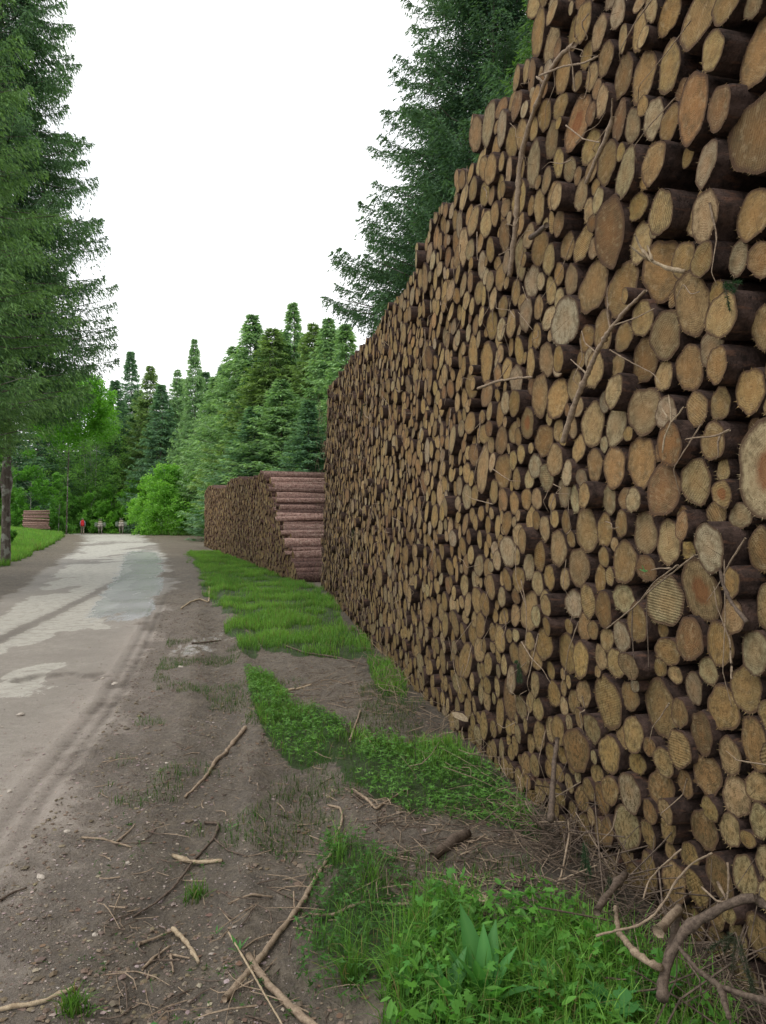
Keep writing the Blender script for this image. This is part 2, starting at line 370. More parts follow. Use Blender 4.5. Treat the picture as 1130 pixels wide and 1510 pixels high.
mask = np.stack([onr, gm_, wetm, np.ones_like(onr)], -1).reshape(-1, 4)
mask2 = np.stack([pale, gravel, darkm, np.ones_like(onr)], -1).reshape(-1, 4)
mask2[:, 0] = np.maximum(mask2[:, 0], 0)
isroad = (onr.reshape(-1)[Q].mean(1) > .5) & (V[Q].mean(1)[:, 1] < 135)
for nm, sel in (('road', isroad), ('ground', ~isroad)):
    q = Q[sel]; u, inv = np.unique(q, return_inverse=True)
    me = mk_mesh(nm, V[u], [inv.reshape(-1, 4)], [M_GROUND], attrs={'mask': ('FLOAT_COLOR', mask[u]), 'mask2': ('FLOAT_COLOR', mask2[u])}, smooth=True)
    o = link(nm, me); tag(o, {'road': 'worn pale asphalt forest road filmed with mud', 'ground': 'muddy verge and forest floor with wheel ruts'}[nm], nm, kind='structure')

# ------------------------------------------------------------------ log piles
WP = [(-1.6, 2.31), (2.3, 1.255), (4.0, .80), (6.0, .345), (9.0, -.165), (15.9, -1.385)]
_c = np.polyfit([p[0] for p in WP], [p[1] for p in WP], 3)
_yy = np.linspace(-.4, 16.2, 800); _xx = np.polyval(_c, _yy)
_ss = np.concatenate([[0], np.cumsum(np.hypot(np.diff(_xx), np.diff(_yy)))])
SMAX = _ss[-1]
class Path:
    def __init__(s, ss, xx, yy): s.s, s.x, s.y = ss, xx, yy
    def pt(s, q): return np.interp(q, s.s, s.x), np.interp(q, s.s, s.y)
    def frame(s, q):
        x0, y0 = s.pt(q-.15); x1, y1 = s.pt(q+.15); d = math.hypot(x1-x0, y1-y0)
        if d < 1e-6: d = 1
        t = ((x1-x0)/d, (y1-y0)/d)
        return t, (t[1], -t[0])              # tangent, axis into the pile (away from the road)
W1 = Path(_ss, _xx, _yy)
tx_ = np.gradient(_xx, _ss); ty_ = np.gradient(_yy, _ss)
def backproj(px, py, off=0.0):
    """pixel -> (s, z) on the wall face moved OFF metres toward the road"""
    ox = _xx-ty_*off; oy = _yy+tx_*off
    ok = oy > .6
    u = (px-CX)/F
    f = ox[ok]/oy[ok]-u
    s = np.interp(0, -f, _ss[ok]); y = np.interp(s, _ss, oy)
    return s, CAMZ-(py-HY)*y/F, y
def wallpt(s, z, off=0.0):
    x, y = W1.pt(s); t, a = W1.frame(s)
    return (x-a[0]*off, y-a[1]*off, z)
# tracings of the nearest cut ends: tile origin, then (cx, cy, w, h, kind) at 4.52 px per pixel
TR = {
(880, 0): "140,85,100,220 285,20,85,130 370,60,70,200 475,100,185,250,o 675,130,220,400,s 785,335,155,300,x 1045,30,170,190 1085,330,280,540,o 185,250,60,210 275,215,100,285 60,390,95,240,s 170,520,125,300 315,515,150,345 485,450,150,370 45,655,75,250 150,810,95,280,b 240,840,100,240 378,790,115,300 640,715,205,500,O 820,725,180,290,bx 1090,880,420,560,s 70,1075,120,300 190,1165,150,350 380,1085,155,280,x 605,1040,75,165 738,1085,150,320,x",
(880, 250): "90,440,185,490,b 418,322,160,315,sx 718,315,200,335,x 1050,305,250,350,o 160,785,190,360,o 430,690,240,420,o 725,605,150,245,x 915,590,130,240,g 630,890,215,400,n 848,980,190,310,x 1105,1045,190,315 305,1000,145,250 460,1105,175,310 50,1090,125,270 190,1110,110,200",
(880, 500): "305,160,185,320,n 612,195,185,300,on 800,170,150,250,x 445,250,130,210 1025,345,180,310,n 130,320,115,230,x 42,410,70,160,g 140,590,135,290,g 320,500,180,320 490,710,170,290,Ox 665,475,150,235 825,430,125,220 775,680,170,240 1150,890,630,640,G 285,820,190,345,o 118,865,135,285,o 635,945,180,290,n 465,1000,200,330,b 835,1030,115,180,h 70,1040,100,220 245,1055,95,155",
(880, 750): "950,75,135,180,g 50,125,85,210 165,100,80,170 318,165,145,290,n 480,225,135,290 568,115,95,185,ox 758,240,210,320,gx 1085,320,170,310,n 190,355,130,290,s 330,395,110,180,b 45,325,65,140 90,450,65,130 30,470,80,200 485,620,220,330,s 665,560,260,410,sh 910,490,140,210,ox 925,700,150,250,x 1120,660,120,290 160,610,125,200,g 60,690,125,250,b 270,760,135,260 60,860,100,170 165,855,110,200,g 445,800,70,110 610,880,190,290,b 820,900,195,290,s 1050,930,175,310,g 490,960,130,190 735,1060,120,180 30,1000,80,170 130,1030,120,190 235,1060,120,180,x 400,1090,110,140 530,1100,90,120",
(880, 1000): "68,140,210,400 205,125,105,200 420,230,230,440 565,215,110,210 630,90,130,220 820,240,190,320 990,75,210,300 245,370,130,230 150,410,100,170 110,510,160,290 700,380,180,310,b 575,460,150,280 365,410,80,130,b 450,540,120,190 890,535,170,250 1050,450,240,350,o 270,595,100,150 80,690,100,210 228,780,135,280 430,735,180,240,b 740,655,160,280,b 925,785,190,280 1080,730,150,210 40,800,80,210,b 740,840,110,180 590,700,110,180,b 725,990,200,270,b 890,980,150,230 1090,940,140,240 185,990,150,320 85,1020,90,200,b 340,870,100,170,b 1010,1080,100,120 20,1020,60,180",
(880, 1250): "115,130,100,220 205,60,100,150 340,180,120,330 255,190,100,210 520,230,140,280 660,270,140,260 820,200,170,330,b 1000,180,200,270 1110,100,120,250 205,290,90,150 640,480,150,230 810,620,110,220 960,630,140,260 1080,600,200,330 1000,880,180,270 760,800,160,240 440,470,100,200 620,50,130,170 500,40,100,120",
(680, 0): "515,215,100,320 605,80,80,170,x 605,300,110,250,s 812,165,110,290 920,215,95,240 680,490,120,250 840,350,85,190 868,515,85,180 470,505,85,210,b 370,520,50,180 775,570,60,130 370,700,75,200,b 550,510,60,100,b 565,765,85,220 655,715,85,180 770,825,185,390,H 100,890,75,240 180,825,85,290,g 270,855,75,240 270,720,60,140,b 240,1000,70,150 405,890,70,190 480,860,55,170 595,950,95,240,s 488,1095,105,310 865,975,110,230 650,1075,70,210 195,1125,80,200 320,1135,55,190",
(680, 250): "80,130,55,160 160,185,70,180 205,150,50,140 255,120,55,180 390,180,115,230 525,235,75,220 633,190,70,180,x 578,60,70,190 800,160,80,230 780,50,70,120 912,205,75,190 90,330,85,200 170,360,55,190 222,300,50,170 298,255,45,125 655,360,70,170 605,350,40,160 290,440,65,220 370,410,40,110 710,500,75,190 815,490,100,260,s 525,530,85,220 395,590,75,280 585,620,85,215 305,610,50,180 125,470,55,170 65,530,45,150 195,535,50,160 15,510,45,260 140,645,60,190 475,745,105,210 735,735,85,210 865,810,165,360,s 600,790,70,190 255,735,60,190 195,745,50,130 15,770,40,160 118,820,45,160 150,860,35,140 215,860,50,160 355,835,65,170 290,900,58,150 40,880,40,130 72,910,35,130 432,965,75,210 518,920,55,160 582,1000,75,170 710,1015,175,340,g 210,1020,65,190 333,1035,60,180 268,1070,50,160 15,970,35,160 95,1035,45,140 135,965,35,130 510,1110,60,170 835,1120,80,170",
(680, 500): "170,155,95,260,o 80,100,60,230 250,205,60,170,o 270,115,45,140 320,60,40,150 388,80,50,190 468,140,60,200 565,160,75,220 655,160,70,190,x 745,265,80,220 885,215,110,260,x 18,180,40,130 65,300,65,190 30,380,45,140 295,425,50,150 365,450,70,190,x 522,375,100,290 648,405,120,260,o 450,535,90,220,h 255,500,60,170 195,485,45,130 140,525,45,90 540,660,110,220,o 650,590,70,150 745,600,50,150 880,565,145,300,c 280,675,75,190 345,630,70,150 155,640,50,130 785,745,95,190 625,810,85,220 885,845,105,210 285,880,85,220 345,810,60,130 400,765,60,120 495,845,90,160,g 725,865,80,180,g 570,920,80,170,g 800,920,70,130,g 140,900,90,330 685,1020,80,200 760,1045,90,190,g 845,1045,80,180,x 215,1010,60,160 455,960,70,130 100,1000,50,140 435,1080,60,150 505,1065,70,140 285,1060,60,150,o 360,1090,70,160,o 615,1090,100,120 40,1050,60,160 60,560,70,150",
(680, 750): "305,95,55,150,o 400,180,70,190,x 470,110,65,200 560,130,70,170 245,120,50,150 180,110,50,120,o 700,90,70,150 620,60,80,120 840,165,130,290 310,290,90,210,g 650,265,100,230 790,370,140,260 515,310,80,190,o 445,370,65,200 585,460,75,170 515,485,65,160 693,470,65,150 120,380,55,140 180,410,60,130 245,340,50,130 395,470,80,180 310,475,60,150 370,330,40,120 178,525,75,100 105,610,65,170 175,650,75,170 272,590,65,130 450,690,150,280 350,710,80,160 300,720,50,120 262,715,40,120 228,690,40,110 565,650,75,140,x 570,780,75,130,x 755,640,110,190,g 845,625,105,220 135,785,65,170 265,860,70,190 205,820,45,120 315,850,45,90 365,845,50,90 830,815,130,190,o 555,910,120,210,o 450,850,90,130 710,970,130,250 805,990,115,240 125,945,60,180 210,930,35,80 185,1040,55,160 510,1010,80,140 590,1070,110,130 150,1090,40,110 240,1110,70,100 790,1110,80,80 680,1100,60,80 920,1110,90,90",
(680, 1000): "85,60,30,130 120,80,40,160 165,45,50,120 245,40,50,140 175,185,42,160 262,220,55,230 150,260,50,200 90,170,30,130 330,130,90,290,b 510,75,100,170 460,160,50,130 520,210,65,160 605,90,90,170 805,90,115,180 760,150,90,160 645,305,90,220 590,350,65,190 685,230,55,130 525,380,75,190 380,370,50,130 430,330,35,110 320,330,45,110 465,420,50,140 780,460,150,310,b 870,300,110,190 800,310,60,150 190,490,50,160 115,480,40,150 360,450,40,130 595,480,60,150 675,510,60,120 505,590,60,170 425,600,55,180 395,660,60,170 580,590,60,130 335,620,35,110 740,600,60,110 525,750,65,160 480,810,75,170 655,660,70,130 665,780,80,170 580,740,50,110 720,690,60,140 890,640,70,140 855,720,80,150 810,800,80,180 740,880,70,180 600,950,80,180 665,1010,50,120 810,980,90,200 700,1080,70,130 370,720,50,110",
}
SX = [(478, 576), (500, 556), (515, 530), (530, 512), (550, 495), (575, 450), (600, 428), (612, 392), (640, 318), (668, 290), (672, 252), (693, 248), (694, 172), (735, 160), (750, 150), (753, 95), (782, 92), (784, 10), (790, -60), (800, -500)]
def zmax1(s):
    x, y = W1.pt(s)
    px = CX+F*x/np.maximum(y, .3)
    py = np.interp(px, [a for a, b in SX], [b for a, b in SX])
    z = CAMZ-(py-HY)*y/F
    z = np.minimum(z, 4.55+.25*fbm(s*1.2, s*0, 7))
    return np.where(y < 3.7, 4.6, z)
circ = []     # s, z, rs, rz, off, code, px, py
for (ox, oy), txt in TR.items():
    for item in txt.split():
        f = item.split(','); cx, cy, w, h = map(float, f[:4]); code = f[4] if len(f) > 4 else ''
        px = ox+cx/4.52; py = oy+cy/4.52; w /= 4.52; h /= 4.52
        off = (.055 if 'x' in code else random.uniform(-.022, .022))
        s, z, y = backproj(px, py, off)
        ds = .02; x0, y0 = W1.pt(s-ds); x1, y1 = W1.pt(s+ds)
        dxds = F*(x1/y1-x0/y0)/(2*ds); dyds = -(CAMZ-z)*F/y/y*(y1-y0)/(2*ds)
        A = F/y
        rz = h/2/math.sqrt(A*A+dyds*dyds*.8); rs = w/2/abs(dxds)
        rs = min(max(rs, rz*.62), rz*1.12)
        circ.append([s, z, rs, rz, off, code, px, py])
for c in circ: c[2] *= 1.07; c[3] *= 1.06
# settle the tracings: neighbours that bite into each other give way a little
for it in range(12):
    for i in range(len(circ)):
        a = circ[i]
        for j in range(i+1, len(circ)):
            b = circ[j]
            dx = b[0]-a[0]; dz = b[1]-a[1]
            if abs(dx) > .5 or abs(dz) > .5: continue
            d = math.hypot(dx, dz)+1e-6; ux, uz = dx/d, dz/d
            ra = 1/math.sqrt((ux/a[2])**2+(uz/a[3])**2); rb = 1/math.sqrt((ux/b[2])**2+(uz/b[3])**2)
            ov = ra+rb-d
            if ov > .004:
                k = min(ov, .03)*.22
                a[0] -= ux*k; a[1] -= uz*k; b[0] += ux*k; b[1] += uz*k
                sh = 1-min(.009, ov*.06/(ra+rb)) if ov > .012 else 1
                a[2] *= sh; a[3] *= sh; b[2] *= sh; b[3] *= sh
def pack(circ, S0, S1, Z1, zlo, zmaxf, endf, rfun, res=.0125, rmin=.03):
    s = np.arange(S0, S1, res); z = np.arange(-.15, Z1, res)
    SS, Zg = np.meshgrid(s, z)
    D = Zg-zlo(SS)
    TOP = zmaxf(SS)+.02-Zg                      # room above
    ok = endf(SS, Zg)
    def carve(c):
        R_ = max(c[2], c[3])+.30
        i0 = np.searchsorted(s, c[0]-R_); i1 = np.searchsorted(s, c[0]+R_); j0 = np.searchsorted(z, c[1]-R_); j1 = np.searchsorted(z, c[1]+R_)
        a = SS[j0:j1, i0:i1]-c[0]; b = Zg[j0:j1, i0:i1]-c[1]
        d = np.hypot(a, b); q = np.sqrt((a/c[2])**2+(b/c[3])**2)+1e-9
        D[j0:j1, i0:i1] = np.minimum(D[j0:j1, i0:i1], d-d/q)
    for c in circ: carve(c)
    out = []
    fails = 0
    cap = .2
    while True:
        r = min(rfun(), cap)
        # columns are worked in random windows so that rows do not line up
        w0 = random.randrange(0, max(1, len(s)-160)) if random.random() < .97 else 0
        sl = slice(w0, w0+160)
        cand = (D[:, sl] >= r*.985) & (D[:, sl] < r+res*1.5) & (TOP[:, sl] > r*.9) & ok[:, sl]
        js, iss = np.nonzero(cand)
        if len(js) == 0:
            fails += 1
            if fails > 60:
                cap = cap*.85 if cap < .19 else .10
                fails = 0
                if cap < rmin: break
            continue
        fails = max(0, fails-3)
        k = np.argmin(js+rng.random(len(js))*2)
        c = [s[w0+iss[k]], z[js[k]], r*random.uniform(.98, 1.10), r*random.uniform(.99, 1.12), 0, '', None, None]
        carve(c); out.append(c)
        if len(out) > 6000: break
    return out
def end1(SS, Z):
    x, y = W1.pt(SS)
    return y < 15.75-.36*np.clip(Z, 0, 4.2)+.12*np.sin(Z*9)
fill = pack(circ, 0, SMAX, 4.9, lambda s: s*0-.03, zmax1, end1, lambda: float(np.clip(rng.lognormal(math.log(.058), .26), .038, .12)))
for c in fill:
    c[4] = float(np.clip(rng.normal(0, .012), -.03, .03)) if random.random() < .96 else random.uniform(.02, .07)
    _p = wallpt(c[0], c[1], 0)
    if _p[1] > .7 and CX+F*_p[0]/_p[1] > 705 and HY-F*(_p[2]-CAMZ)/_p[1] > 0 and CX+F*_p[0]/_p[1] < 1135:
        if random.random() < (.30 if CX+F*_p[0]/_p[1] > 880 else .06): c[4] = -random.uniform(.06, .35); c[5] = 'b'; continue        # loose ends lying deep in the hollows, tinted dark to paint in their shade
    c[5] = random.choice(['']*14+['o', 'b', 'b', 's', 'g', 'n'])
print('traced', len(circ), 'filled', len(fill))

WOOD = [(.375, .272, .132), (.33, .232, .108), (.41, .305, .16), (.29, .195, .09), (.355, .245, .105), (.37, .30, .18)]
def tint_of(code):
    if 'o' in code: c = (.345, .22, .098)
    elif 'O' in code: c = (.29, .165, .08)
    elif 'b' in code: c = (.21, .125, .065)
    elif 'g' in code: c = (.40, .34, .22)
    elif 'G' in code: c = (.46, .37, .23)
    elif 'H' in code: c = (.30, .17, .085)
    else: c = random.choice(WOOD)
    k = random.uniform(.62, 1.2); return (c[0]*k, c[1]*k*random.uniform(.95, 1.05), c[2]*k*random.uniform(.85, 1.1), 1)
def kd_of(code):
    return (1.0 if 's' in code else (random.uniform(0, .55) if random.random() < .35 else 0), 1.0 if ('h' in code or 'H' in code or 'G' in code) else 0.0, random.uniform(0, 60))
def outline(rs, rz, n, rough):
    th = np.linspace(0, 2*math.pi, n, endpoint=False)
    ph = rng.random(5)*6.28
    r = 1+rough*(.5*np.sin(2*th+ph[0])+.45*np.sin(3*th+ph[1])+.35*np.sin(5*th+ph[2])+.22*np.sin(8*th+ph[3]))
    return th, np.cos(th)*rs*r, np.sin(th)*rz*r
def log_geo(rs, rz, n, L, hi, taper=None, gray=None):
    """local frame: x along the pile, y into the pile, z up; returns bark and cut-end arrays"""
    th, ox, oz = outline(rs, rz, n, .095 if hi else .085)
    ta, tb = rng.normal(0, .065, 2)
    tp = taper if taper is not None else random.uniform(.82, 1.12)
    face_y = lambda x, z: ta*x+tb*z
    ys = [0, .018, .12, .4, L] if hi else [0, L]
    Vb = []; 
    for k, y in enumerate(ys):
        f = y/L; sc = 1+(tp-1)*f
        jit = 1+(rng.normal(0, .022, n) if hi else 0)
        flare = 1.03 if (k and hi) else 1.0
        x = ox*sc*jit*flare; z = oz*sc*jit*flare
        Vb.append(np.stack([x, np.full(n, y)+(face_y(x, z) if k < 4 or k == len(ys)-1 else 0)*(1-f), z], -1))
    Vb = np.concatenate(Vb); a = np.arange(n); b = (a+1) % n
    Fb = np.concatenate([np.stack([a+k*n, b+k*n, b+(k+1)*n, a+(k+1)*n], -1) for k in range(len(ys)-1)])
    capv = np.array([[0, L, 0]]); Vb = np.concatenate([Vb, capv]); last = (len(ys)-1)*n
    Tb = np.stack([a+last, b+last, np.full(n, len(Vb)-1)], -1)
    lvb = Vb.copy()+rng.random(3)*50
    rings = [0, .45, .8, 1.0] if hi else [0, 1.0]
    Ve = [np.zeros((1, 3))]; rr = [np.zeros(1)]
    for q in rings[1:]:
        x = ox*q; z = oz*q
        bump = rng.normal(0, .0008, n) if hi and q < 1 else 0
        Ve.append(np.stack([x, face_y(x, z)+bump-.0005, z], -1)); rr.append(np.full(n, q))
    Ve = np.concatenate(Ve); rr = np.concatenate(rr)
    Te = np.stack([np.zeros(n, int), 1+b, 1+a], -1)
    Qe = np.concatenate([np.stack([1+a+k*n, 1+b+k*n, 1+b+(k+1)*n, 1+a+(k+1)*n], -1) for k in range(len(rings)-2)]) if hi else np.zeros((0, 4), int)
    if hi:      # torn fibres round the rim
        m = int(8+rs*130); t0 = rng.random(m)*6.28; t0 = np.where(rng.random(m) < .55, -math.pi/2+rng.normal(0, .8, m), t0)
        rx = np.interp((t0 % 6.283), th, ox, period=2*math.pi); rz_ = np.interp((t0 % 6.283), th, oz, period=2*math.pi)
        ln = rng.uniform(.002, .009, m); wd = rng.uniform(.0008, .0024, m)
        dx, dz = np.cos(t0), np.sin(t0)
        jt = rng.normal(0, .5, m)
        b0 = np.stack([rx*.97-dz*wd, face_y(rx, rz_)-.001, rz_*.97+dx*wd], -1); b1 = np.stack([rx*.97+dz*wd, face_y(rx, rz_)-.001, rz_*.97-dx*wd], -1)
        tpv = np.stack([rx+dx*ln-dz*jt*ln, face_y(rx, rz_)-rng.uniform(.0, .012, m), rz_+dz*ln+dx*jt*ln], -1)
        k0 = len(Ve); Ve = np.concatenate([Ve, b0, b1, tpv]); rr = np.concatenate([rr, np.full(3*m, .82)])
        i = np.arange(m); Te = np.concatenate([Te, np.stack([k0+i, k0+m+i, k0+2*m+i], -1)])
    luv = np.stack([Ve[:, 0], Ve[:, 2], Ve[:, 1]*0], -1)
    return (Vb, Fb, Tb, lvb), (Ve, Te, Qe, rr, luv)
def make_log_obj(c, pos, yaw, code, L, red=False, n=30, hi=True, barkmat=None, roll=None):
    (Vb, Fb, Tb, lvb), (Ve, Te, Qe, rr, luv) = log_geo(c[2], c[3], n, L, hi)
    g = random.uniform(.75, 1.25); bt = np.tile([g, g, g, 1], (len(Vb), 1))
    mb = mk_mesh('log', Vb, [Fb, Tb], [barkmat or (M_BARK_RED if red else M_BARK)], attrs={'luv': ('FLOAT_VECTOR', lvb), 'tint': ('FLOAT_COLOR', bt)}, smooth=True)
    o = link('log', mb); o.location = pos
    o.rotation_euler = (rng.normal(0, .012), 0, yaw)
    kd = kd_of(code); tn = tint_of(code)
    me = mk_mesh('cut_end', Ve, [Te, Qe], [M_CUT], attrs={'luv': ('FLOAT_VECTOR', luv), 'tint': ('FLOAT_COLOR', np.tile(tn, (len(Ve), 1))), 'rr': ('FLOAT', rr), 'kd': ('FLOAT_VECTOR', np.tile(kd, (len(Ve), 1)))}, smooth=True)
    e = link('cut_end', me, o)
    return o
class Heap:
    """many logs as one mesh, for those beyond the nearest ones"""
    def __init__(s): s.V = []; s.T = []; s.Q = []; s.mt = []; s.mq = []; s.luv = []; s.tint = []; s.rr = []; s.kd = []; s.n = 0
    def add(s, c, pos, yaw, code, L, red=0, n=14):
        (Vb, Fb, Tb, lvb), (Ve, Te, Qe, rr, luv) = log_geo(c[2], c[3], n, L, False)
        ca, sa = math.cos(yaw), math.sin(yaw)
        for (V, T, Q, m, lv, ti, r_) in ((Vb, Tb, Fb, 0, lvb, None, np.zeros(len(Vb))), (Ve, Te, Qe, 1, luv, tint_of(code), rr)):
            W = np.stack([V[:, 0]*ca-V[:, 1]*sa+pos[0], V[:, 0]*sa+V[:, 1]*ca+pos[1], V[:, 2]+pos[2]], -1)
            g = random.uniform(.7, 1.25)
            s.V.append(W); s.T.append(T+s.n); s.mt.append(np.full(len(T), m)); 
            if len(Q): s.Q.append(Q+s.n); s.mq.append(np.full(len(Q), m))
            s.luv.append(lv); s.tint.append(np.tile(ti if ti else (g, g, g, 1), (len(V), 1))); s.rr.append(r_); s.kd.append(np.tile(kd_of(code), (len(V), 1)))
            s.n += len(V)
    def build(s, name, bark):
        T = np.concatenate(s.T); Q = np.concatenate(s.Q)
        me = mk_mesh(name, np.concatenate(s.V), [T, Q], [bark, M_CUT], mat_idx=np.concatenate(s.mt+s.mq),
            attrs={'luv': ('FLOAT_VECTOR', np.concatenate(s.luv)), 'tint': ('FLOAT_COLOR', np.concatenate(s.tint)), 'rr': ('FLOAT', np.concatenate(s.rr)), 'kd': ('FLOAT_VECTOR', np.concatenate(s.kd))},
            smooth=np.concatenate(s.mt+s.mq) == 0)
        return link(name, me)
def proj(p): return CX+F*p[0]/p[1], HY-F*(p[2]-CAMZ)/p[1]
allc = circ+fill
scored = []
for c in allc:
    p = wallpt(c[0], c[1], c[4]); t, a = W1.frame(c[0])
    if p[1] < .7: scored.append((-1, c, p, t, a)); continue
    px, py = proj(p); 
    x1 = CX+F*(p[0]+t[0]*c[2])/(p[1]+t[1]*c[2]); wpx = abs(x1-px)*2; hpx = 2*c[3]*F/p[1]
    vis = (-10 < px < 1145) and (-25 < py < 1500)
    c[6], c[7] = px, py
    scored.append(((wpx*hpx*(.3 if c[4] < -.05 else 1) if vis and c[1] > .08 else 0), c, p, t, a))
scored.sort(key=lambda q: -q[0])
NIND = 268
ind = scored[:NIND]; rest = scored[NIND:]
def yaw_of(a): return math.atan2(-a[0], a[1])
heap = Heap()
for sc_, c, p, t, a in rest:
    heap.add(c, p, yaw_of(a)+rng.normal(0, .015), c[5], 2.0, n=18 if p[1] < 6 else 12)
o = heap.build('stacked_logs', M_BARK)
tag(o, 'hundreds of smaller stacked log ends filling the tall wall of timber', 'log', kind='stuff')

LM = [  # the log ends one recognises at once: photo position, its own label, how the others refer to it
 (1134, 697, 'giant log end with a dark red core at the right edge', 'giant red-cored log end'),
 (1119, 195, 'huge log end with diagonal saw grooves at the right edge', 'huge grooved log end'),
 (1120, 73, 'big orange-centred log end near the upper right corner', 'big orange-centred log end'),
 (1029, 29, 'large pale log end with slanting saw grooves touching the top edge', 'slanting-grooved log end'),
 (985, 22, 'shredded orange log end with torn bark at the top', 'shredded orange log end'),
 (1022, 159, 'tall orange-brown log end with a dark knobbly top', 'tall knobbly-topped log end'),
 (900, 347, 'large jagged dark brown log end beside a black hollow', 'jagged dark brown log end'),
 (871, 429, 'pointed leaf-shaped log end with slanting saw marks', 'pointed leaf-shaped log end'),
 (850, 182, 'wide log end with a dark reddish heart near the top', 'wide reddish-hearted log end'),
 (973, 321, 'pale grooved log end poking out and showing its bark', 'pale grooved protruding log end'),
 (1039, 320, 'broad tan log end poking out with flaking bark', 'broad flaky-barked log end'),
 (1112, 317, 'round orange ringed log end at the right edge', 'round orange ringed log end'),
 (975, 402, 'big log end smeared orange below the splintered wood', 'orange-smeared log end'),
 (1019, 447, 'big dark log end with bold concentric growth rings', 'bold-ringed dark log end'),
 (915, 424, 'smooth orange-brown log end left of the splintered wood', 'smooth orange-brown log end'),
 (1015, 543, 'glowing orange log end with bold growth rings', 'glowing orange ringed log end'),
 (1107, 576, 'pale log end with bold swirling rings at the right edge', 'swirling-ringed log end'),
 (988, 657, 'brown log end with a white forked twig lying across it', 'twig-crossed brown log end'),
 (943, 681, 'large oval rusty log end in the middle of the wall', 'large rusty oval log end'),
 (983, 721, 'large brown oval log end above the small orange one', 'large brown oval log end'),
 (1064, 728, 'small orange log end with a dark hollow heart', 'small hollow-hearted log end'),
 (1006, 775, 'small vivid orange log end poking out', 'small vivid orange log end'),
 (1048, 803, 'rough sawn pale log end poking far out', 'rough pale protruding log end'),
 (1027, 874, 'very large oval log end crossed by saw marks', 'very large saw-marked oval'),
 (987, 887, 'large oval log end left of the very large saw-marked oval', 'large left-hand oval'),
 (953, 837, 'small brown log end with a green leaf on it', 'small leaf-bearing log end'),
 (895, 1031, 'very tall pale log end speckled with dark spots', 'very tall speckled log end'),
 (973, 1051, 'large long speckled log end low in the wall', 'large long speckled log end'),
 (1112, 1100, 'large orange-brown slanting log end low at the right edge', 'large slanting orange log end'),
 (823, 590, 'orange log end above the cracked one', 'plain orange log end'),
 (799, 646, 'orange log end with a dark crack down its middle', 'cracked orange log end'),
 (780, 618, 'orange log end with a dark red hollow', 'red-hollowed log end'),
 (875, 625, 'tall log end with a split down its middle', 'tall split log end'),
 (837, 475, 'large grey-brown log end left of the long hanging branch', 'large grey-brown log end'),
 (794, 48, 'tall log end topping the highest step of the stack', 'tall topmost log end'),
 (720, 182, 'pale log end on the stair step of the stack', 'pale stair-step log end'),
 (711, 700, 'long narrow leaf-shaped log end in mid wall', 'long narrow log end'),
 (718, 534, 'tall orange log end in mid wall', 'tall orange mid-wall log end'),
 (852, 1102, 'large dark brown log end low in the wall', 'large low dark log end'),
 (780, 903, 'broad log end with a stubby barked log poking out beside it', 'broad stub-neighboured log end'),
 (864, 930, 'rough orange crumbling log end', 'rough crumbling orange log end'),
 (803, 951, 'smooth orange-yellow log end below the broad one', 'smooth orange-yellow log end'),
 (866, 787, 'long dark-edged spindle-shaped log end', 'spindle-shaped log end'),
 (921, 1219, 'tall mossy log end near the foot of the wall', 'tall mossy foot-of-wall log end'),
 (786, 1179, 'lowest small log end above the grass on the left', 'lowest left-hand log end'),
 (1101, 1290, 'wide dark spotted log end above the big bent branch', 'wide spotted log end'),
 (1101, 1445, 'wide dark log end half buried at the bottom right', 'half-buried log end'),
 (755, 1029, 'tall barked brown log end low on the left', 'tall barked brown log end'),
]
taken = {}
for k, (x, y, lab, short) in enumerate(LM):
    best = min((i for i in range(len(ind)) if i not in taken), key=lambda i: math.hypot(ind[i][1][6]-x, ind[i][1][7]-y)-ind[i][1][3]*60)
    taken[best] = k
med_area = sorted(q[0] for q in ind)[len(ind)//2]
def size_word(c, y):
    r = math.sqrt(c[2]*c[3])
    return 'large' if r > .105 else 'small' if r < .068 else 'medium'
def tone_word(code):
    for k, w in (('o', 'orange'), ('O', 'rusty'), ('b', 'brown'), ('g', 'greyish'), ('G', 'pale'), ('H', 'reddish'), ('h', 'hollow-hearted'), ('s', 'saw-marked'), ('n', 'ringed'), ('x', 'protruding')):
        if k in code: return w
    return 'tan'
DIRS = ['right of', 'upper right of', 'above', 'upper left of', 'left of', 'lower left of', 'below', 'lower right of']
ORD = ['nearest', 'second', 'third', 'fourth', 'fifth', 'sixth', 'seventh', 'eighth', 'ninth', 'tenth', 'eleventh', 'twelfth', 'thirteenth', 'fourteenth', 'fifteenth']
sect = {}
for i, q in enumerate(ind):
    if i in taken: continue
    c = q[1]
    li = min(taken, key=lambda j: math.hypot(ind[j][1][6]-c[6], ind[j][1][7]-c[7]))
    ang = math.degrees(math.atan2(-(c[7]-ind[li][1][7]), c[6]-ind[li][1][6])) % 360
    key = (li, int(((ang+22.5) % 360)//45))
    sect.setdefault(key, []).append((math.hypot(ind[li][1][6]-c[6], ind[li][1][7]-c[7]), i))
labels = {i: LM[k][2] for i, k in taken.items()}
for (li, d), lst in sect.items():
    lst.sort()
    for r_, (dd, i) in enumerate(lst):
        labels[i] = '%s %s log end, %s %s the %s' % (size_word(ind[i][1], 0), tone_word(ind[i][1][5]), ORD[r_], DIRS[d], LM[taken[li]][3])
LEAFLOG = None
for i, (sc_, c, p, t, a) in enumerate(ind):
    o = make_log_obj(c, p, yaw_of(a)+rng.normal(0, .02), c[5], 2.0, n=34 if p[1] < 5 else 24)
    tag(o, labels[i], 'log', 'log ends stacked in the tall wall')

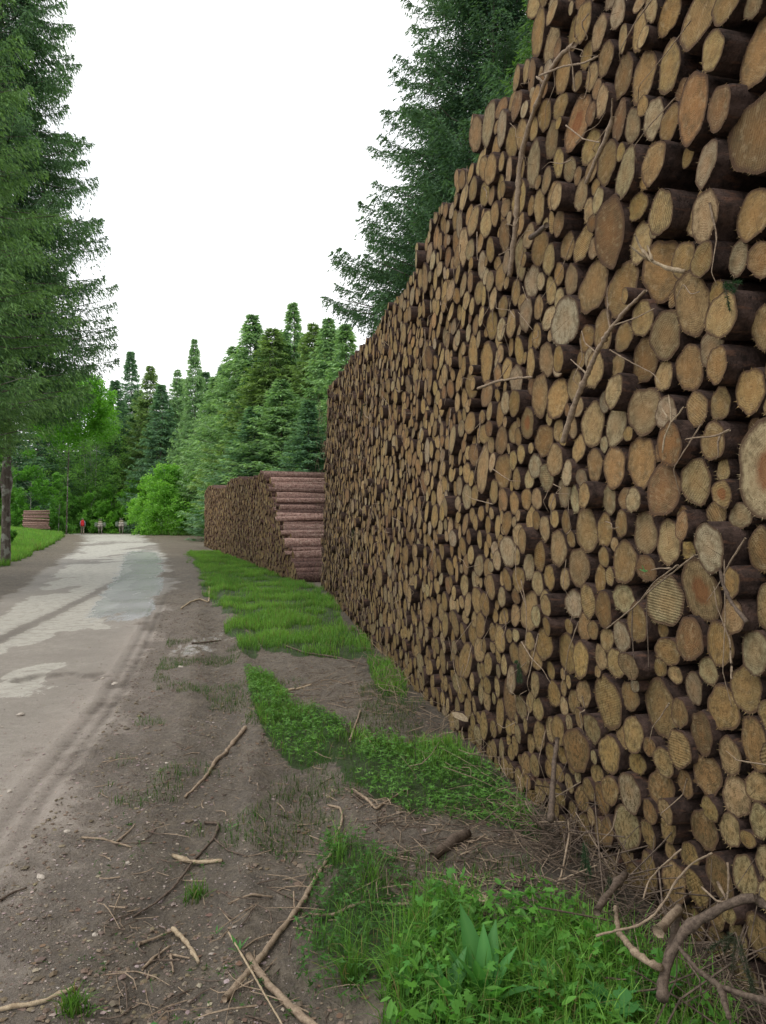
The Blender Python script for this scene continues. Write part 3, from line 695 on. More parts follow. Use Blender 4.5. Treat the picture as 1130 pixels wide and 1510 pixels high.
# second, lower pile beyond the first: its near end steps up like stairs
T2 = (-.345, .9386); A2 = (.9386, .345); P2 = (-1.98, 16.7)
def w2pt(s, z, off): return (P2[0]+T2[0]*s-A2[0]*off, P2[1]+T2[1]*s-A2[1]*off, z+float(zlow(P2[0]+T2[0]*s, P2[1]+T2[1]*s)))
end2 = lambda S, Z: S > 4.35*np.clip(np.floor(Z/.155)*.155, 0, 3)/2.85*(.75+.25*np.clip(Z/2.8, 0, 1))+.1
fill2 = pack([], 0, 20.2, 3.4, lambda s: s*0, lambda s: 2.86+.14*np.sin(s*.8)*sstep(5, 8, s)+.22*(fbm(s*.9, s*0, 9)-.5)-.1*sstep(8, 19, s), end2, lambda: float(np.clip(rng.lognormal(math.log(.07), .25), .045, .115)), rmin=.04)
edge = sorted([c for c in fill2 if c[0] < 7 and c[1] < 3.2 and not any(b[0] < c[0]-.01 and abs(b[1]-c[1]) < c[3]*.75 for b in fill2)], key=lambda c: -c[1])[:24]
eid = {id(c) for c in edge}
heap2 = Heap()
for c in fill2:
    if id(c) in eid: continue
    heap2.add(c, w2pt(c[0], c[1], random.uniform(-.02, .03)), yaw_of(A2)+rng.normal(0, .01), random.choice(['']*8+['b', 'o']), 2.0, n=10)
o = heap2.build('stacked_logs', m_bark('weathered_bark', rgba(.05, .03, .026), rgba(.19, .11, .09), rgba(.28, .17, .13)))
tag(o, 'rest of the lower log stack beyond the tall wall, pale ends to the road', 'log', kind='stuff')
NUMW = ['topmost', 'second', 'third', 'fourth', 'fifth', 'sixth', 'seventh', 'eighth', 'ninth', 'tenth', 'eleventh', 'twelfth', 'thirteenth', 'fourteenth', 'fifteenth', 'sixteenth', 'seventeenth', 'eighteenth', 'nineteenth', 'twentieth', 'twenty-first', 'twenty-second', 'twenty-third', 'twenty-fourth']
for k, c in enumerate(edge):
    o = make_log_obj(c, w2pt(c[0], c[1], random.uniform(-.14, .16)), yaw_of(A2)+rng.normal(0, .035), '', random.uniform(1.9, 2.25), red=True, n=16)
    tag(o, 'reddish log side, %s from the top in the stepped end of the lower stack' % NUMW[k] if k else 'topmost reddish log in the stepped end of the lower stack', 'log', 'logs in the stepped end of the lower stack')
# small stack of red logs on the left bank, seen from the side
YL = 57.0; zb = float(zlow(-28, YL))
zb = CAMZ-(781-HY)*YL/F
zz = zb+.02; k = 0
while k < 10:
    r_ = random.uniform(.072, .086); zz += r_
    x0 = (34.5-CX)/F*YL+random.uniform(-.08, .08)
    o = make_log_obj([0, 0, r_, r_], (x0, YL+random.uniform(-.05, .05), zz), yaw_of((1, 0)), '', 2.05, red=True, n=12)
    tag(o, '%s small red log %s in the little stack on the left bank' % (('lowest', '') if k == 0 else ('topmost', '') if k == 9 else (NUMW[k], 'from the bottom')), 'log', 'logs in the little stack on the left bank')
    o['label'] = ' '.join(o['label'].split())
    zz += r_*.93; k += 1

# ------------------------------------------------------------------ branches and sticks
def tube(path, r0, r1, n=7, wob=.12):
    P = np.array(path, float)
    # resample
    d = np.concatenate([[0], np.cumsum(np.linalg.norm(np.diff(P, axis=0), axis=1))])
    m = max(4, int(d[-1]/max(r0*2.2, .012))); m = min(m, 90)
    q = np.linspace(0, d[-1], m)
    C = np.stack([np.interp(q, d, P[:, k]) for k in range(3)], -1)
    for _ in range(1): C[1:-1] = C[1:-1]*.5+(C[:-2]+C[2:])*.25
    C[1:-1] += rng.normal(0, r0*wob, (m-2, 3))
    T = np.gradient(C, axis=0); T /= np.linalg.norm(T, axis=1)[:, None]+1e-9
    up = np.array([.12, .31, .94]); U = np.cross(T, up); U /= np.linalg.norm(U, axis=1)[:, None]+1e-9; W = np.cross(T, U)
    a = np.linspace(0, 2*math.pi, n, endpoint=False)
    rad = np.linspace(r0, r1, m)*(1+rng.normal(0, .12, m)); 
    for _ in range(max(1, m//14)): rad[random.randrange(m)] *= 1.3
    V = C[:, None]+rad[:, None, None]*(np.cos(a)[None, :, None]*U[:, None]+np.sin(a)[None, :, None]*W[:, None])
    V = V.reshape(-1, 3); i = np.arange(n); j = (i+1) % n
    Q = np.concatenate([np.stack([i+k*n, j+k*n, j+(k+1)*n, i+(k+1)*n], -1) for k in range(m-1)])
    V = np.concatenate([V, C[:1], C[-1:]])
    Tt = np.concatenate([np.stack([i, j, np.full(n, len(V)-2)], -1), np.stack([i+(m-1)*n, j+(m-1)*n, np.full(n, len(V)-1)], -1)])
    return V, Q, Tt
class MB:
    def __init__(s): s.V = []; s.Q = []; s.T = []; s.n = 0
    def add(s, g):
        V, Q, T = g; s.V.append(V); s.Q.append(Q+s.n); s.T.append(T+s.n); s.n += len(V)
    def build(s, name, mat, parent=None, smooth=True, attrs=None):
        V = np.concatenate(s.V)
        me = mk_mesh(name, V, [np.concatenate(s.Q), np.concatenate(s.T)], [mat], smooth=smooth, attrs=attrs)
        return link(name, me, parent)
def gw(px, py, lift=.0):
    x, y = gpt(px, py); return (x, y, float(gz(x, y))+lift)
def stick(name, label, paths, mat, group=None, cat='branch'):
    """paths: list of (points, r0, r1)"""
    mb = MB()
    for pts, r0, r1 in paths: mb.add(tube(pts, r0, r1))
    o = mb.build(name, mat); tag(o, label, cat, group); return o
def gs(pts, r0, r1): return ([gw(x, y, r0*.8+.004) for x, y in pts], r0, r1)
def ws(pts, r0, r1, off=.10): 
    out = []
    for k, (x, y) in enumerate(pts):
        s_, z_, y_ = backproj(x, y, off if not hasattr(off, '__len__') else off[k]); out.append(wallpt(s_, z_, off if not hasattr(off, '__len__') else off[k]))
    return (out, r0, r1)
GG = 'fallen branches on the muddy verge'; WG = 'broken branches caught on the log wall'
stick('branch', 'long curved bare branch sweeping across the mud to the bottom edge', [gs([(331, 1480), (377, 1420), (403, 1385), (443, 1334), (465, 1292), (488, 1257), (505, 1217), (503, 1199), (483, 1186)], .0125, .006)], M_STICK, GG)
stick('branch', 'thick straight branch crossing the curved one at the bottom', [gs([(366, 1412), (386, 1438), (417, 1473), (461, 1509), (500, 1540)], .012, .014)], M_STICK, GG)
stick('branch', 'thin pale twig lying over the crossing branches at the bottom', [([gw(337, 1394, .03), gw(368, 1442, .035), gw(417, 1509, .02)], .004, .003)], M_STICK_P, GG)
stick('branch', 'kinked grey branch lying on bare mud beside the grass', [gs([(362, 1075), (342, 1095), (333, 1108), (319, 1117), (306, 1141), (290, 1160), (273, 1174)], .016, .007)], M_STICK, GG)
stick('branch', 'long forked dark branch on the mud, left of centre', [gs([(302, 1206), (324, 1208), (316, 1228), (288, 1254), (257, 1296), (226, 1323), (196, 1345)], .008, .004), gs([(316, 1228), (337, 1250), (365, 1268)], .005, .003)], M_STICK_D, GG)
stick('branch', 'short thick pale stick beside the forked dark branch', [gs([(254, 1254), (284, 1259), (328, 1265)], .010, .009)], M_STICK_P, GG)
stick('branch', 'pale split stick pointing down toward the road edge', [gs([(255, 1353), (275, 1385), (293, 1418)], .010, .006)], M_STICK_P, GG)
stick('branch', 'slender straight branch running right through the weeds to the wood chip', [gs([(445, 1343), (490, 1338), (532, 1336), (576, 1332), (640, 1330), (690, 1329)], .006, .008)], M_STICK, GG)
stick('branch', 'pale curved branch at the bottom left corner', [gs([(-10, 1497), (30, 1492), (61, 1488), (90, 1478), (113, 1466)], .008, .006)], M_STICK_P, GG)
stick('branch', 'short dark twig at the left edge of the road', [gs([(0, 1332), (20, 1316), (40, 1308)], .006, .004)], M_STICK_D, GG)
stick('branch', 'thin pale twig lying flat on the gravel band', [gs([(121, 1233), (150, 1236), (194, 1247)], .006, .004), gs([(172, 1240), (190, 1228), (200, 1218)], .006, .003)], M_STICK, GG)
stick('branch', 'stubby barked branch chunk lying at the foot of the wall', [gs([(638, 1272), (655, 1262), (668, 1248), (689, 1234)], .022, .026)], M_STICK_D, GG)
stick('branch', 'thin upright-leaning twig in the brown patch between grass strips', [gs([(516, 1097), (524, 1070), (532, 1051)], .009, .006)], M_STICK, GG)
stick('branch', 'short pale twig lying right of the leaning twig in the grass', [gs([(536, 1082), (546, 1095), (554, 1110)], .007, .005)], M_STICK_P, GG)
stick('branch', 'straight pale stick across the brown patch above the grass', [gs([(419, 1012), (440, 1012), (460, 1013)], .011, .009)], M_STICK_P, GG)
stick('branch', 'crooked thin branch among litter near the wall foot', [gs([(520, 1170), (545, 1190), (554, 1200), (575, 1185), (603, 1166)], .008, .005)], M_STICK, GG)
stick('branch', 'pale hooked branch on the far verge beside the grass strip', [gs([(267, 897), (280, 890), (295, 886), (308, 887), (309, 868), (307, 852)], .017, .010)], M_STICK_P, GG)
stick('branch', 'dark twig lying in mud beside the small grass tuft', [gs([(283, 950), (300, 948), (326, 942)], .012, .007)], M_STICK_D, GG)
stick('branch', 'thin dark branch at the edge of the grass strip', [gs([(420, 955), (450, 962), (500, 972), (540, 985)], .010, .006)], M_STICK_D, GG)
stick('branch', 'bundle of pale slivers near the bottom edge of the mud', [gs([(205, 1388), (232, 1375), (255, 1355)], .006, .004), gs([(210, 1420), (230, 1400), (252, 1388)], .006, .004), gs([(252, 1400), (256, 1425)], .006, .003), gs([(255, 1400), (280, 1410)], .004, .003)], M_STICK, GG)
stick('branch', 'thin stick lying under weeds left of the long slender branch', [gs([(340, 1335), (370, 1328), (402, 1322)], .005, .004)], M_STICK, GG)
stick('branch', 'long curved pale branch hanging from the top of the wall', [ws([(847, 66), (826, 82), (808, 112), (795, 145), (782, 180), (772, 215), (766, 250), (764, 290), (760, 340), (751, 408)], .011, .016, .13), ws([(801, 121), (791, 113)], .006, .004, .13), ws([(795, 112), (830, 98), (862, 93), (882, 83)], .005, .004, .14)], M_STICK, WG)
stick('branch', 'short pale-tipped branch hanging right of the long curved one', [ws([(904, 172), (896, 200), (880, 232), (865, 271)], .010, .009, .13), ws([(884, 210), (860, 205), (835, 185)], .003, .003, .12)], M_STICK, WG)
stick('branch', 'long slanting branch in mid wall with side twigs', [ws([(953, 428), (925, 455), (897, 490), (880, 520), (866, 552), (848, 595), (830, 652)], .006, .015, .15), ws([(880, 520), (862, 505), (858, 488)], .003, .002, .16), ws([(905, 480), (940, 468), (965, 455)], .003, .002, .16), ws([(866, 552), (842, 530)], .004, .002, .15), ws([(900, 485), (895, 462), (898, 448)], .003, .002, .15)], M_STICK, WG)
stick('splintered_wood', 'splintered pale strip of wood sticking out above the orange-smeared log', [ws([(936, 345), (945, 366), (962, 385), (985, 396), (1010, 401)], .003, .009, [.24, .21, .19, .16, .12]), ws([(929, 362), (945, 376), (958, 383)], .003, .006, [.26, .22, .18]), ws([(955, 362), (962, 384)], .003, .004, .2)], M_STICK_P, WG, 'splinter')
stick('branch', 'dark stub of branch poking between logs near the hanging branch', [ws([(806, 332), (795, 342), (783, 350)], .010, .014, [.22, .15, .1])], M_STICK_D, WG)
stick('branch', 'thin horizontal twig spanning the hollow in mid wall', [ws([(705, 573), (735, 562), (765, 557), (785, 556)], .009, .005, .14), ws([(735, 562), (752, 537)], .004, .002, .14)], M_STICK, WG)
stick('branch', 'white forked twig over a brown log end', [ws([(986, 582), (989, 600), (990, 622), (980, 645), (977, 668)], .003, .003, .14), ws([(975, 600), (985, 617)], .003, .002, .14), ws([(990, 622), (1000, 612), (1008, 600)], .003, .002, .14)], M_STICK_P, WG)
stick('branch', 'thin forked twig slanting above the large oval log ends', [ws([(1026, 818), (1000, 838), (960, 870), (935, 895), (895, 927)], .003, .003, .19), ws([(1000, 833), (965, 858), (945, 885), (930, 900)], .0025, .002, .2), ws([(990, 838), (970, 838), (960, 841)], .0025, .0015, .19)], M_STICK, WG)
stick('branch', 'thin twig hanging straight down below the forked twig', [ws([(953, 878), (955, 930), (957, 985)], .0022, .0018, .18), ws([(933, 895), (932, 930), (935, 972)], .0025, .0022, .18)], M_STICK_D, WG)
stick('branch', 'curved brown twig beside the protruding log at the right', [ws([(1062, 838), (1066, 862), (1078, 888), (1102, 918)], .005, .007, .16)], M_STICK_D, WG)
stick('branch', 'upright brown stick leaning on the foot of the wall', [ws([(822, 1088), (818, 1120), (816, 1150), (812, 1212)], .011, .016, [.12, .16, .2, .26])], M_STICK_D, WG)
stick('branch', 'pale wavy twig at the base of the wall', [ws([(838, 1208), (840, 1230), (834, 1262), (826, 1298), (812, 1330)], .004, .005, [.2, .2, .25, .3, .35]), ws([(826, 1298), (850, 1288), (880, 1276)], .004, .003, [.3, .25, .2])], M_STICK, WG)
stick('branch', 'big forked barked branch propped in the brush at lower right', [ws([(1003, 1334), (996, 1368), (990, 1396), (984, 1420), (979, 1445), (977, 1472)], .011, .015, [.26, .30, .36, .42, .46, .50]), ws([(984, 1420), (1004, 1380), (1018, 1362), (1048, 1348), (1079, 1330), (1098, 1324), (1113, 1324)], .014, .012, [.42, .38, .34, .30, .26, .24, .22]), ws([(1113, 1324), (1124, 1332), (1140, 1342)], .011, .010, [.22, .2, .2])], M_STICK_D, WG)
stick('branch', 'broken pinkish stub lying against the forked branch', [ws([(971, 1374), (985, 1358), (1002, 1340)], .014, .012, [.40, .34, .28])], M_STICK, WG)
stick('branch', 'thick barked stick rising left of the brush heap', [ws([(880, 1345), (897, 1318), (922, 1289)], .014, .012, [.45, .36, .22])], M_STICK_D, WG)
stick('branch', 'pale curved stick lying on the brush heap', [ws([(908, 1338), (912, 1374), (935, 1403), (958, 1420), (975, 1427)], .007, .011, [.30, .42, .50, .50, .46])], M_STICK, WG)
stick('branch', 'long thin arching twig over the foot of the wall', [ws([(880, 1380), (910, 1372), (940, 1366), (965, 1350), (985, 1322), (996, 1300), (1022, 1272), (1050, 1258)], .004, .003, [.5, .46, .42, .38, .34, .32, .3, .3]), ws([(949, 1325), (956, 1300), (975, 1278), (1005, 1252)], .003, .002, [.4, .36, .34, .3])], M_STICK, WG)
stick('branch', 'thin twig curving up the wall above the bent branch', [ws([(1035, 1308), (1058, 1330), (1073, 1330), (1075, 1290), (1073, 1272)], .003, .003, .25), ws([(1058, 1300), (1072, 1328)], .004, .003, .24)], M_STICK, WG)
stick('branch', 'bare branch reaching across the lower right brush', [ws([(1002, 1398), (1030, 1432), (1062, 1455), (1100, 1468), (1135, 1478)], .006, .007, [.45, .5, .55, .55, .55]), ws([(1015, 1420), (1033, 1445), (1034, 1465)], .003, .002, [.5, .55, .55]), ws([(1062, 1455), (1068, 1475), (1075, 1500)], .008, .006, [.55, .6, .65])], M_STICK_D, WG)

# loose brush and litter: uncountable
def litter(name, label, N, posf, rr_, ln_, mat, lift=(.0, .05), pitch=.25):
    mb = MB(); cnt = 0
    for _ in range(N):
        q = posf()
        if q is None: continue
        x, y, hgt = q; L = random.uniform(*ln_); a = random.uniform(0, math.pi*2); pt = random.gauss(0, pitch); r = random.uniform(*rr_)
        z = float(gz(x, y))+r+hgt
        d = np.array([math.cos(a)*math.cos(pt), math.sin(a)*math.cos(pt), math.sin(pt)])
        c = np.array([x, y, z+abs(d[2])*L/2]); bend = np.array([random.gauss(0, .12)*L, random.gauss(0, .12)*L, random.gauss(0, .04)*L])
        P = np.array([c-d*L/2, c-d*L/6+bend, c+d*L/6+bend*.8, c+d*L/2])
        n = 4; T = d; U = np.cross(T, [0.1, .2, .97]); U /= np.linalg.norm(U); W = np.cross(T, U); aa = np.linspace(0, 6.283, n, endpoint=False)
        rad = np.array([r, r*.9, r*.75, r*.5])
        V = (P[:, None]+rad[:, None, None]*(np.cos(aa)[None, :, None]*U+np.sin(aa)[None, :, None]*W)).reshape(-1, 3)
        i = np.arange(n); j = (i+1) % n
        Q = np.concatenate([np.stack([i+k*n, j+k*n, j+(k+1)*n, i+(k+1)*n], -1) for k in range(3)])
        mb.add((V, Q, np.array([[0, 1, 2]])))
    o = mb.build(name, mat, smooth=False); tag(o, label, 'litter', kind='stuff'); return o
def near_wall(wmax, y0, y1, h=0):
    def f():
        y = y0+(y1-y0)*random.random()**1.6; x, yy = np.interp(y, _yy, _xx), y
        return x-abs(random.gauss(0, wmax)), yy, random.random()*h
    return f
litter('brushwood', 'tangle of thin grey twigs heaped along the foot of the log wall', 520, near_wall(.22, 1.6, 3.6, .09), (.001, .0042), (.12, .6), M_STICK_D, pitch=.45)
litter('brushwood', 'pale dry twigs caught along the base of the log wall', 300, near_wall(.22, 1.6, 8, .06), (.001, .003), (.08, .4), M_STICK, pitch=.5)
def brown_patch():
    px, py = random.choice([(random.uniform(380, 600), random.uniform(985, 1050)), (random.uniform(500, 860), random.uniform(1165, 1330)), (random.uniform(560, 800), random.uniform(1180, 1330)), (random.uniform(150, 520), random.uniform(1100, 1500))])
    x, y = gpt(px, py)
    return None if x > np.interp(y, _yy, _xx)-.02 else (x, y, 0)
litter('twig_litter', 'scattered short twigs and bark slivers on the brown mud', 560, brown_patch, (.001, .0038), (.03, .25), M_STICK, pitch=.08)
litter('twig_litter', 'dark rotting twigs strewn over the verge', 450, brown_patch, (.001, .004), (.03, .25), M_STICK_D, pitch=.06)
# twigs and slivers stuck in the wall face
mb = MB()
for _ in range(520):
    s_ = SMAX*random.random()**1.25; z_ = random.uniform(.05, 3.9)
    if z_ > float(zmax1(np.array([s_]))[0])-.15: continue
    p = np.array(wallpt(s_, z_, random.uniform(.06, .16))); L = random.uniform(.08, .5); t_, a_ = W1.frame(s_)
    an = random.choice([random.gauss(-1.3, .45), random.uniform(0, 6.28)]); d = np.array([t_[0]*math.cos(an), t_[1]*math.cos(an), math.sin(an)])
    o_ = np.array([-a_[0], -a_[1], 0])
    mb.add(tube([p, p+d*L*.4+o_*random.uniform(-.03, .04), p+d*L*.75+o_*random.uniform(-.03, .06)+np.array([0, 0, random.gauss(0, .03)]), p+d*L], random.uniform(.0015, .005), .0012, 4))
o = mb.build('snagged_twigs', M_STICK); tag(o, 'fine twigs and bark shreds snagged all over the log wall', 'litter', kind='stuff')

# ------------------------------------------------------------------ stones
def stones(name, label, P, S, mat, kind='stuff', cat='gravel', tone=(.40, .345, .30), flat=.6):
    ico = np.array([[1, 0, 0], [-1, 0, 0], [0, 1, 0], [0, -1, 0], [0, 0, .7], [0, 0, -.7], [.6, .6, .35], [-.6, .55, .3], [.55, -.6, .35], [-.6, -.6, .3]], float)
    Tt = np.array([[0, 6, 8], [2, 7, 6], [1, 9, 7], [3, 8, 9], [6, 7, 4], [7, 9, 4], [9, 8, 4], [8, 6, 4], [0, 2, 6], [2, 1, 7], [1, 3, 9], [3, 0, 8], [0, 5, 2], [2, 5, 1], [1, 5, 3], [3, 5, 0]])
    n = len(P); a = rng.random(n)*6.28; sc = S[:, None]*rng.uniform(.6, 1.2, (n, 3)); sc[:, 2] *= flat
    J = ico[None]*(1+rng.normal(0, .13, (n, 10, 1)))*sc[:, None]
    x = J[..., 0]*np.cos(a)[:, None]-J[..., 1]*np.sin(a)[:, None]; y = J[..., 0]*np.sin(a)[:, None]+J[..., 1]*np.cos(a)[:, None]
    V = np.stack([x, y, J[..., 2]], -1)+P[:, None]
    T = (Tt[None]+np.arange(n)[:, None, None]*10).reshape(-1, 3)
    g = rng.uniform(.55, 1.15, n); col = np.stack([tone[0]*g, tone[1]*g*rng.uniform(.85, 1.05, n), tone[2]*g*rng.uniform(.8, 1.1, n), np.ones(n)], -1)
    me = mk_mesh(name, V.reshape(-1, 3), [T], [mat], attrs={'tint': ('FLOAT_COLOR', np.repeat(col, 10, 0))})
    o = link(name, me); tag(o, label, cat, kind=kind); return o
def m_peb():
    m, t = newmat('pebble'); c = t.attr('tint'); n = t.noise(t.pos(), 150, 3); t.out(t.pbsdf(t.mix(n, c, t.mix(.5, c, rgba(.1, .07, .05))), .85, n, .4, .004)); return m
M_PEB = m_peb()
N = 26000; y = 2.0+rng.random(N)**1.5*13; x = road_r(y)+rng.normal(.3, .75, N)
far_ = rng.random(N) < .12; x = np.where(far_, rng.uniform(-6, 1, N), x)
k = (grassmask(x, y) < .3) & (x < np.interp(y, _yy, _xx)-.05); x, y = x[k], y[k]
S = np.clip(rng.lognormal(math.log(.0032), .5, len(x)), .0015, .013)
stones('gravel', 'fine pale gravel pressed into the mud beside the road', np.stack([x, y, gz(x, y)+S*.15], -1), S, M_PEB)
N = 30000; y = 2.0+rng.random(N)**1.4*12; x = rng.uniform(-2.6, 1.0, N)+road_r(y)*.5+.6
k = (grassmask(x, y) < .3) & (x < np.interp(y, _yy, _xx)-.05) & (x > road_r(y)+.05) & (fbm(x*2.4, y*2.4, 401) > .42); x, y = x[k], y[k]
S = np.clip(rng.lognormal(math.log(.006), .5, len(x)), .003, .024)
stones('mud_clods', 'crumbled dark clods of mud on the rutted verge', np.stack([x, y, gz(x, y)+S*.1], -1), S, M_PEB, cat='mud', tone=(.21, .172, .122), flat=.7)
N = 2200; y = 2.0+rng.random(N)**1.3*8; x = rng.uniform(-2.2, 1.1, N)
k = (x < np.interp(y, _yy, _xx)-.05) & (x > road_r(y)+.2); x, y = x[k], y[k]
S = np.clip(rng.lognormal(math.log(.006), .5, len(x)), .003, .02)
stones('bark_flakes', 'flat reddish bark flakes and chips strewn on the verge', np.stack([x, y, gz(x, y)+.003], -1), S, M_PEB, cat='litter', tone=(.19, .125, .085), flat=.12)
for (px, py, s_, lab) in [(267, 985, .022, 'pointed pale stone standing in the mud'), (60, 1293, .020, 'white stone on the gravel near the left edge'), (14, 1173, .016, 'small white stone at the left edge'), (170, 1007, .030, 'flat grey stone at the tyre track'), (188, 1274, .012, 'small white triangular stone on the mud'), (140, 1376, .011, 'little pale stone near the bottom'), (99, 1226, .014, 'pale pinkish stone on the gravel band'), (246, 1128, .012, 'dark-rimmed small stone beside the kinked branch'), (30, 1054, .030, 'flat stone at the edge of the pale patch'), (152, 1000, .022, 'light stone chip left of the tyre track')]:
    x, y = gpt(px, py)
    bm = bmesh.new(); bmesh.ops.create_icosphere(bm, subdivisions=3, radius=1)
    ax = [random.uniform(.8, 1.3), random.uniform(.7, 1.0), random.uniform(.45, .7)]
    for v in bm.verts:
        q = v.co; n_ = float(vnoise(q.x*1.6+px, q.y*1.6+q.z*2, 5))-.5
        v.co = Vector((q.x*ax[0], q.y*ax[1], q.z*ax[2]))*(1+n_*.55)*s_
    me = bpy.data.meshes.new('stone'); bm.to_mesh(me); bm.free(); me.materials.append(M_STONE)
    o = link('stone', me, loc=(x, y, float(gz(x, y))+s_*.25)); o.rotation_euler = (0, 0, random.random()*6); tag(o, lab, 'stone', 'loose stones on the road edge')
for (px, py, lab) in [(706, 1326, 'pale fresh wood chip at the foot of the wall'), (1068-380, 1085, 'torn brown bark flake hanging low on the left wall')]:
    if py == 1326: p = gw(px, py, .03)
    else: s_, z_, _ = backproj(678, 1056, .1); p = wallpt(s_, z_, .1)
    th = np.linspace(0, 6.283, 9, endpoint=False); rx = .055*(1+rng.normal(0, .2, 9)); ry = .022*(1+rng.normal(0, .25, 9))
    top = np.stack([np.cos(th)*rx, np.sin(th)*ry, .006+rng.normal(0, .004, 9)], -1); bot = top-[0, 0, .010]
    i = np.arange(9); j = (i+1) % 9
    me = mk_mesh('wood_chip', np.concatenate([top, bot]), [np.stack([i, j, j+9, i+9], -1), np.concatenate([np.stack([np.zeros(7, int), i[1:8], i[2:9]], -1), 9+np.stack([np.zeros(7, int), i[2:9], i[1:8]], -1)])], [M_STICK_P])
    o = link('wood_chip', me, loc=p); tag(o, lab, 'wood chip')
    if py != 1326: o.rotation_euler = (1.3, .5, -.3)

# ------------------------------------------------------------------ grass
def blades(name, label, x, y, H, Wd, cols, lean=.35):
    n = len(x); z = gz(x, y)-.004
    a = rng.random(n)*6.283; l = rng.normal(0, lean, n); b = rng.random(n)*6.283
    dx, dy = np.cos(b)*np.abs(l), np.sin(b)*np.abs(l)
    ux, uy = np.cos(a)*Wd, np.sin(a)*Wd
    fr = [0, .4, .75]; V = []
    for f in fr:
        cx = x+dx*H*f*f; cy = y+dy*H*f*f; cz = z+H*f*(1-.25*np.abs(l)*f); w = (1-f*.55)
        V += [np.stack([cx-ux*w, cy-uy*w, cz], -1), np.stack([cx+ux*w, cy+uy*w, cz], -1)]
    V.append(np.stack([x+dx*H, y+dy*H, z+H*(1-.35*np.abs(l))], -1))
    V = np.stack(V, 1); k = 7*np.arange(n)[:, None]
    Q = np.concatenate([k+[0, 1, 3, 2], k+[2, 3, 5, 4]]); T = k+[4, 5, 6]
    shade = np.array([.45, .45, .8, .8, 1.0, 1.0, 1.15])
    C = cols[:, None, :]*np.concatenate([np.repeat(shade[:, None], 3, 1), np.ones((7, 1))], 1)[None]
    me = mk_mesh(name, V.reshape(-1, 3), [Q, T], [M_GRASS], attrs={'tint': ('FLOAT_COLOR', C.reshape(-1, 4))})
    o = link(name, me); tag(o, label, 'grass', kind='stuff'); return o
def gcols(n, x, y, base=(.19, .40, .07), alt=(.30, .52, .10), dark=(.10, .25, .055)):
    t = rng.random(n)[:, None]; q = sstep(.35, .7, fbm(x*1.5, y*1.5, 91))[:, None]
    c = np.array(base)*(1-t)+np.array(alt)*t; c = c*q+(np.array(dark)*.5+c*.5)*(1-q); c *= rng.uniform(.75, 1.2, (n, 1))
    dry = rng.random(n) < .08; c[dry] = (.30, .25, .11)
    return np.concatenate([c, np.ones((n, 1))], 1)
def scatter(poly, dens, margin=.0):
    x0, y0 = poly.min(0); x1, y1 = poly.max(0); n = int((x1-x0)*(y1-y0)*dens)
    x = rng.uniform(x0-.3, x1+.3, n); y = rng.uniform(max(1.2, y0-.5), y1+.5, n)
    g = grassmask(x, y); k = (g > .4) & (inpoly(x, y, poly*1.0) | (rng.random(n) < .5)) & (x < np.interp(y, _yy, _xx)-.02*(y < 16)+(y > 16)*3) & (rng.random(n) < .04+.96*sstep(.36, .58, fbm(x*2.6, y*2.6, 77)))
    return x[k], y[k]
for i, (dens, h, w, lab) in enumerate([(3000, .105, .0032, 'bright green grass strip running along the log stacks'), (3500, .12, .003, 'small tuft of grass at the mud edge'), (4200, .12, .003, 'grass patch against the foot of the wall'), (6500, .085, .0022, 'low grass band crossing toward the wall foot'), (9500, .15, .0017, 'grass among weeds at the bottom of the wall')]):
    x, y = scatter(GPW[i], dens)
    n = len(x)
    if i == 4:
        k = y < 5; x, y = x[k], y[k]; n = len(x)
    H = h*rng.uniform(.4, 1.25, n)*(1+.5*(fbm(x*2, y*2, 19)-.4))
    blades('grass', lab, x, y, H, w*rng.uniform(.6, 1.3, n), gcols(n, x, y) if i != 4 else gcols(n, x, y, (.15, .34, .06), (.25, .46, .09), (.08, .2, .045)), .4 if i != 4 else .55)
    print('blades', i, n)
P_ = np.array([gpt(*p) for p in [(610, 1335), (800, 1335), (900, 1390), (1010, 1450), (1090, 1560), (1090, 1700), (540, 1700), (570, 1450)]])
n = 5200; x = rng.uniform(P_[:, 0].min(), P_[:, 0].max(), n); y = rng.uniform(P_[:, 1].min(), P_[:, 1].max(), n)
k = inpoly(x, y, P_) & (fbm(x*4, y*4, 55) > .42) & (x < np.interp(y, _yy, _xx)-.05); x, y = x[k], y[k]; n = len(x)
blades('grass', 'long arching grass blades rising among the weeds at the bottom', x, y, rng.uniform(.10, .24, n), rng.uniform(.0014, .003, n), gcols(n, x, y), .7)
# sparse sprouts in the mud
x = rng.uniform(-3, .9, 60000); y = rng.uniform(2.1, 9, 60000)
k = (fbm(x*2.2, y*2.2, 133) > .63) & (x > road_r(y)+.25) & (x < np.interp(y, _yy, _xx)-.05); x, y = x[k], y[k]; n = len(x)
blades('grass', 'thin scattered grass sprouts in the mud', x, y, rng.uniform(.02, .075, n), rng.uniform(.0012, .0022, n), gcols(n, x, y, (.05, .12, .02), (.09, .17, .03)), .6)
# left bank and far clearing
n = 150000; y = 9+rng.random(n)**1.2*45; x = road_l(y)-rng.random(n)**1.4*np.interp(y, [9, 55], [7, 16])-.7
k = grassmask(x, y) > .45; x, y = x[k], y[k]; n = len(x)
blades('grass', 'lush green grass on the left bank of the road', x, y, rng.uniform(.08, .30, n)*np.interp(y, [9, 40], [.8, 1.3]), np.interp(y, [9, 50], [.004, .016])*rng.uniform(.6, 1.3, n), gcols(n, x, y), .4)
n = 60000; y = rng.uniform(49, 82, n); x = road_r(y)+rng.random(n)*16+.4
k = grassmask(x, y) > .4; x, y = x[k], y[k]; n = len(x)
blades('grass', 'grass clearing beyond the bend under the bright bushes', x, y, rng.uniform(.12, .45, n), rng.uniform(.012, .024, n), gcols(n, x, y), .4)

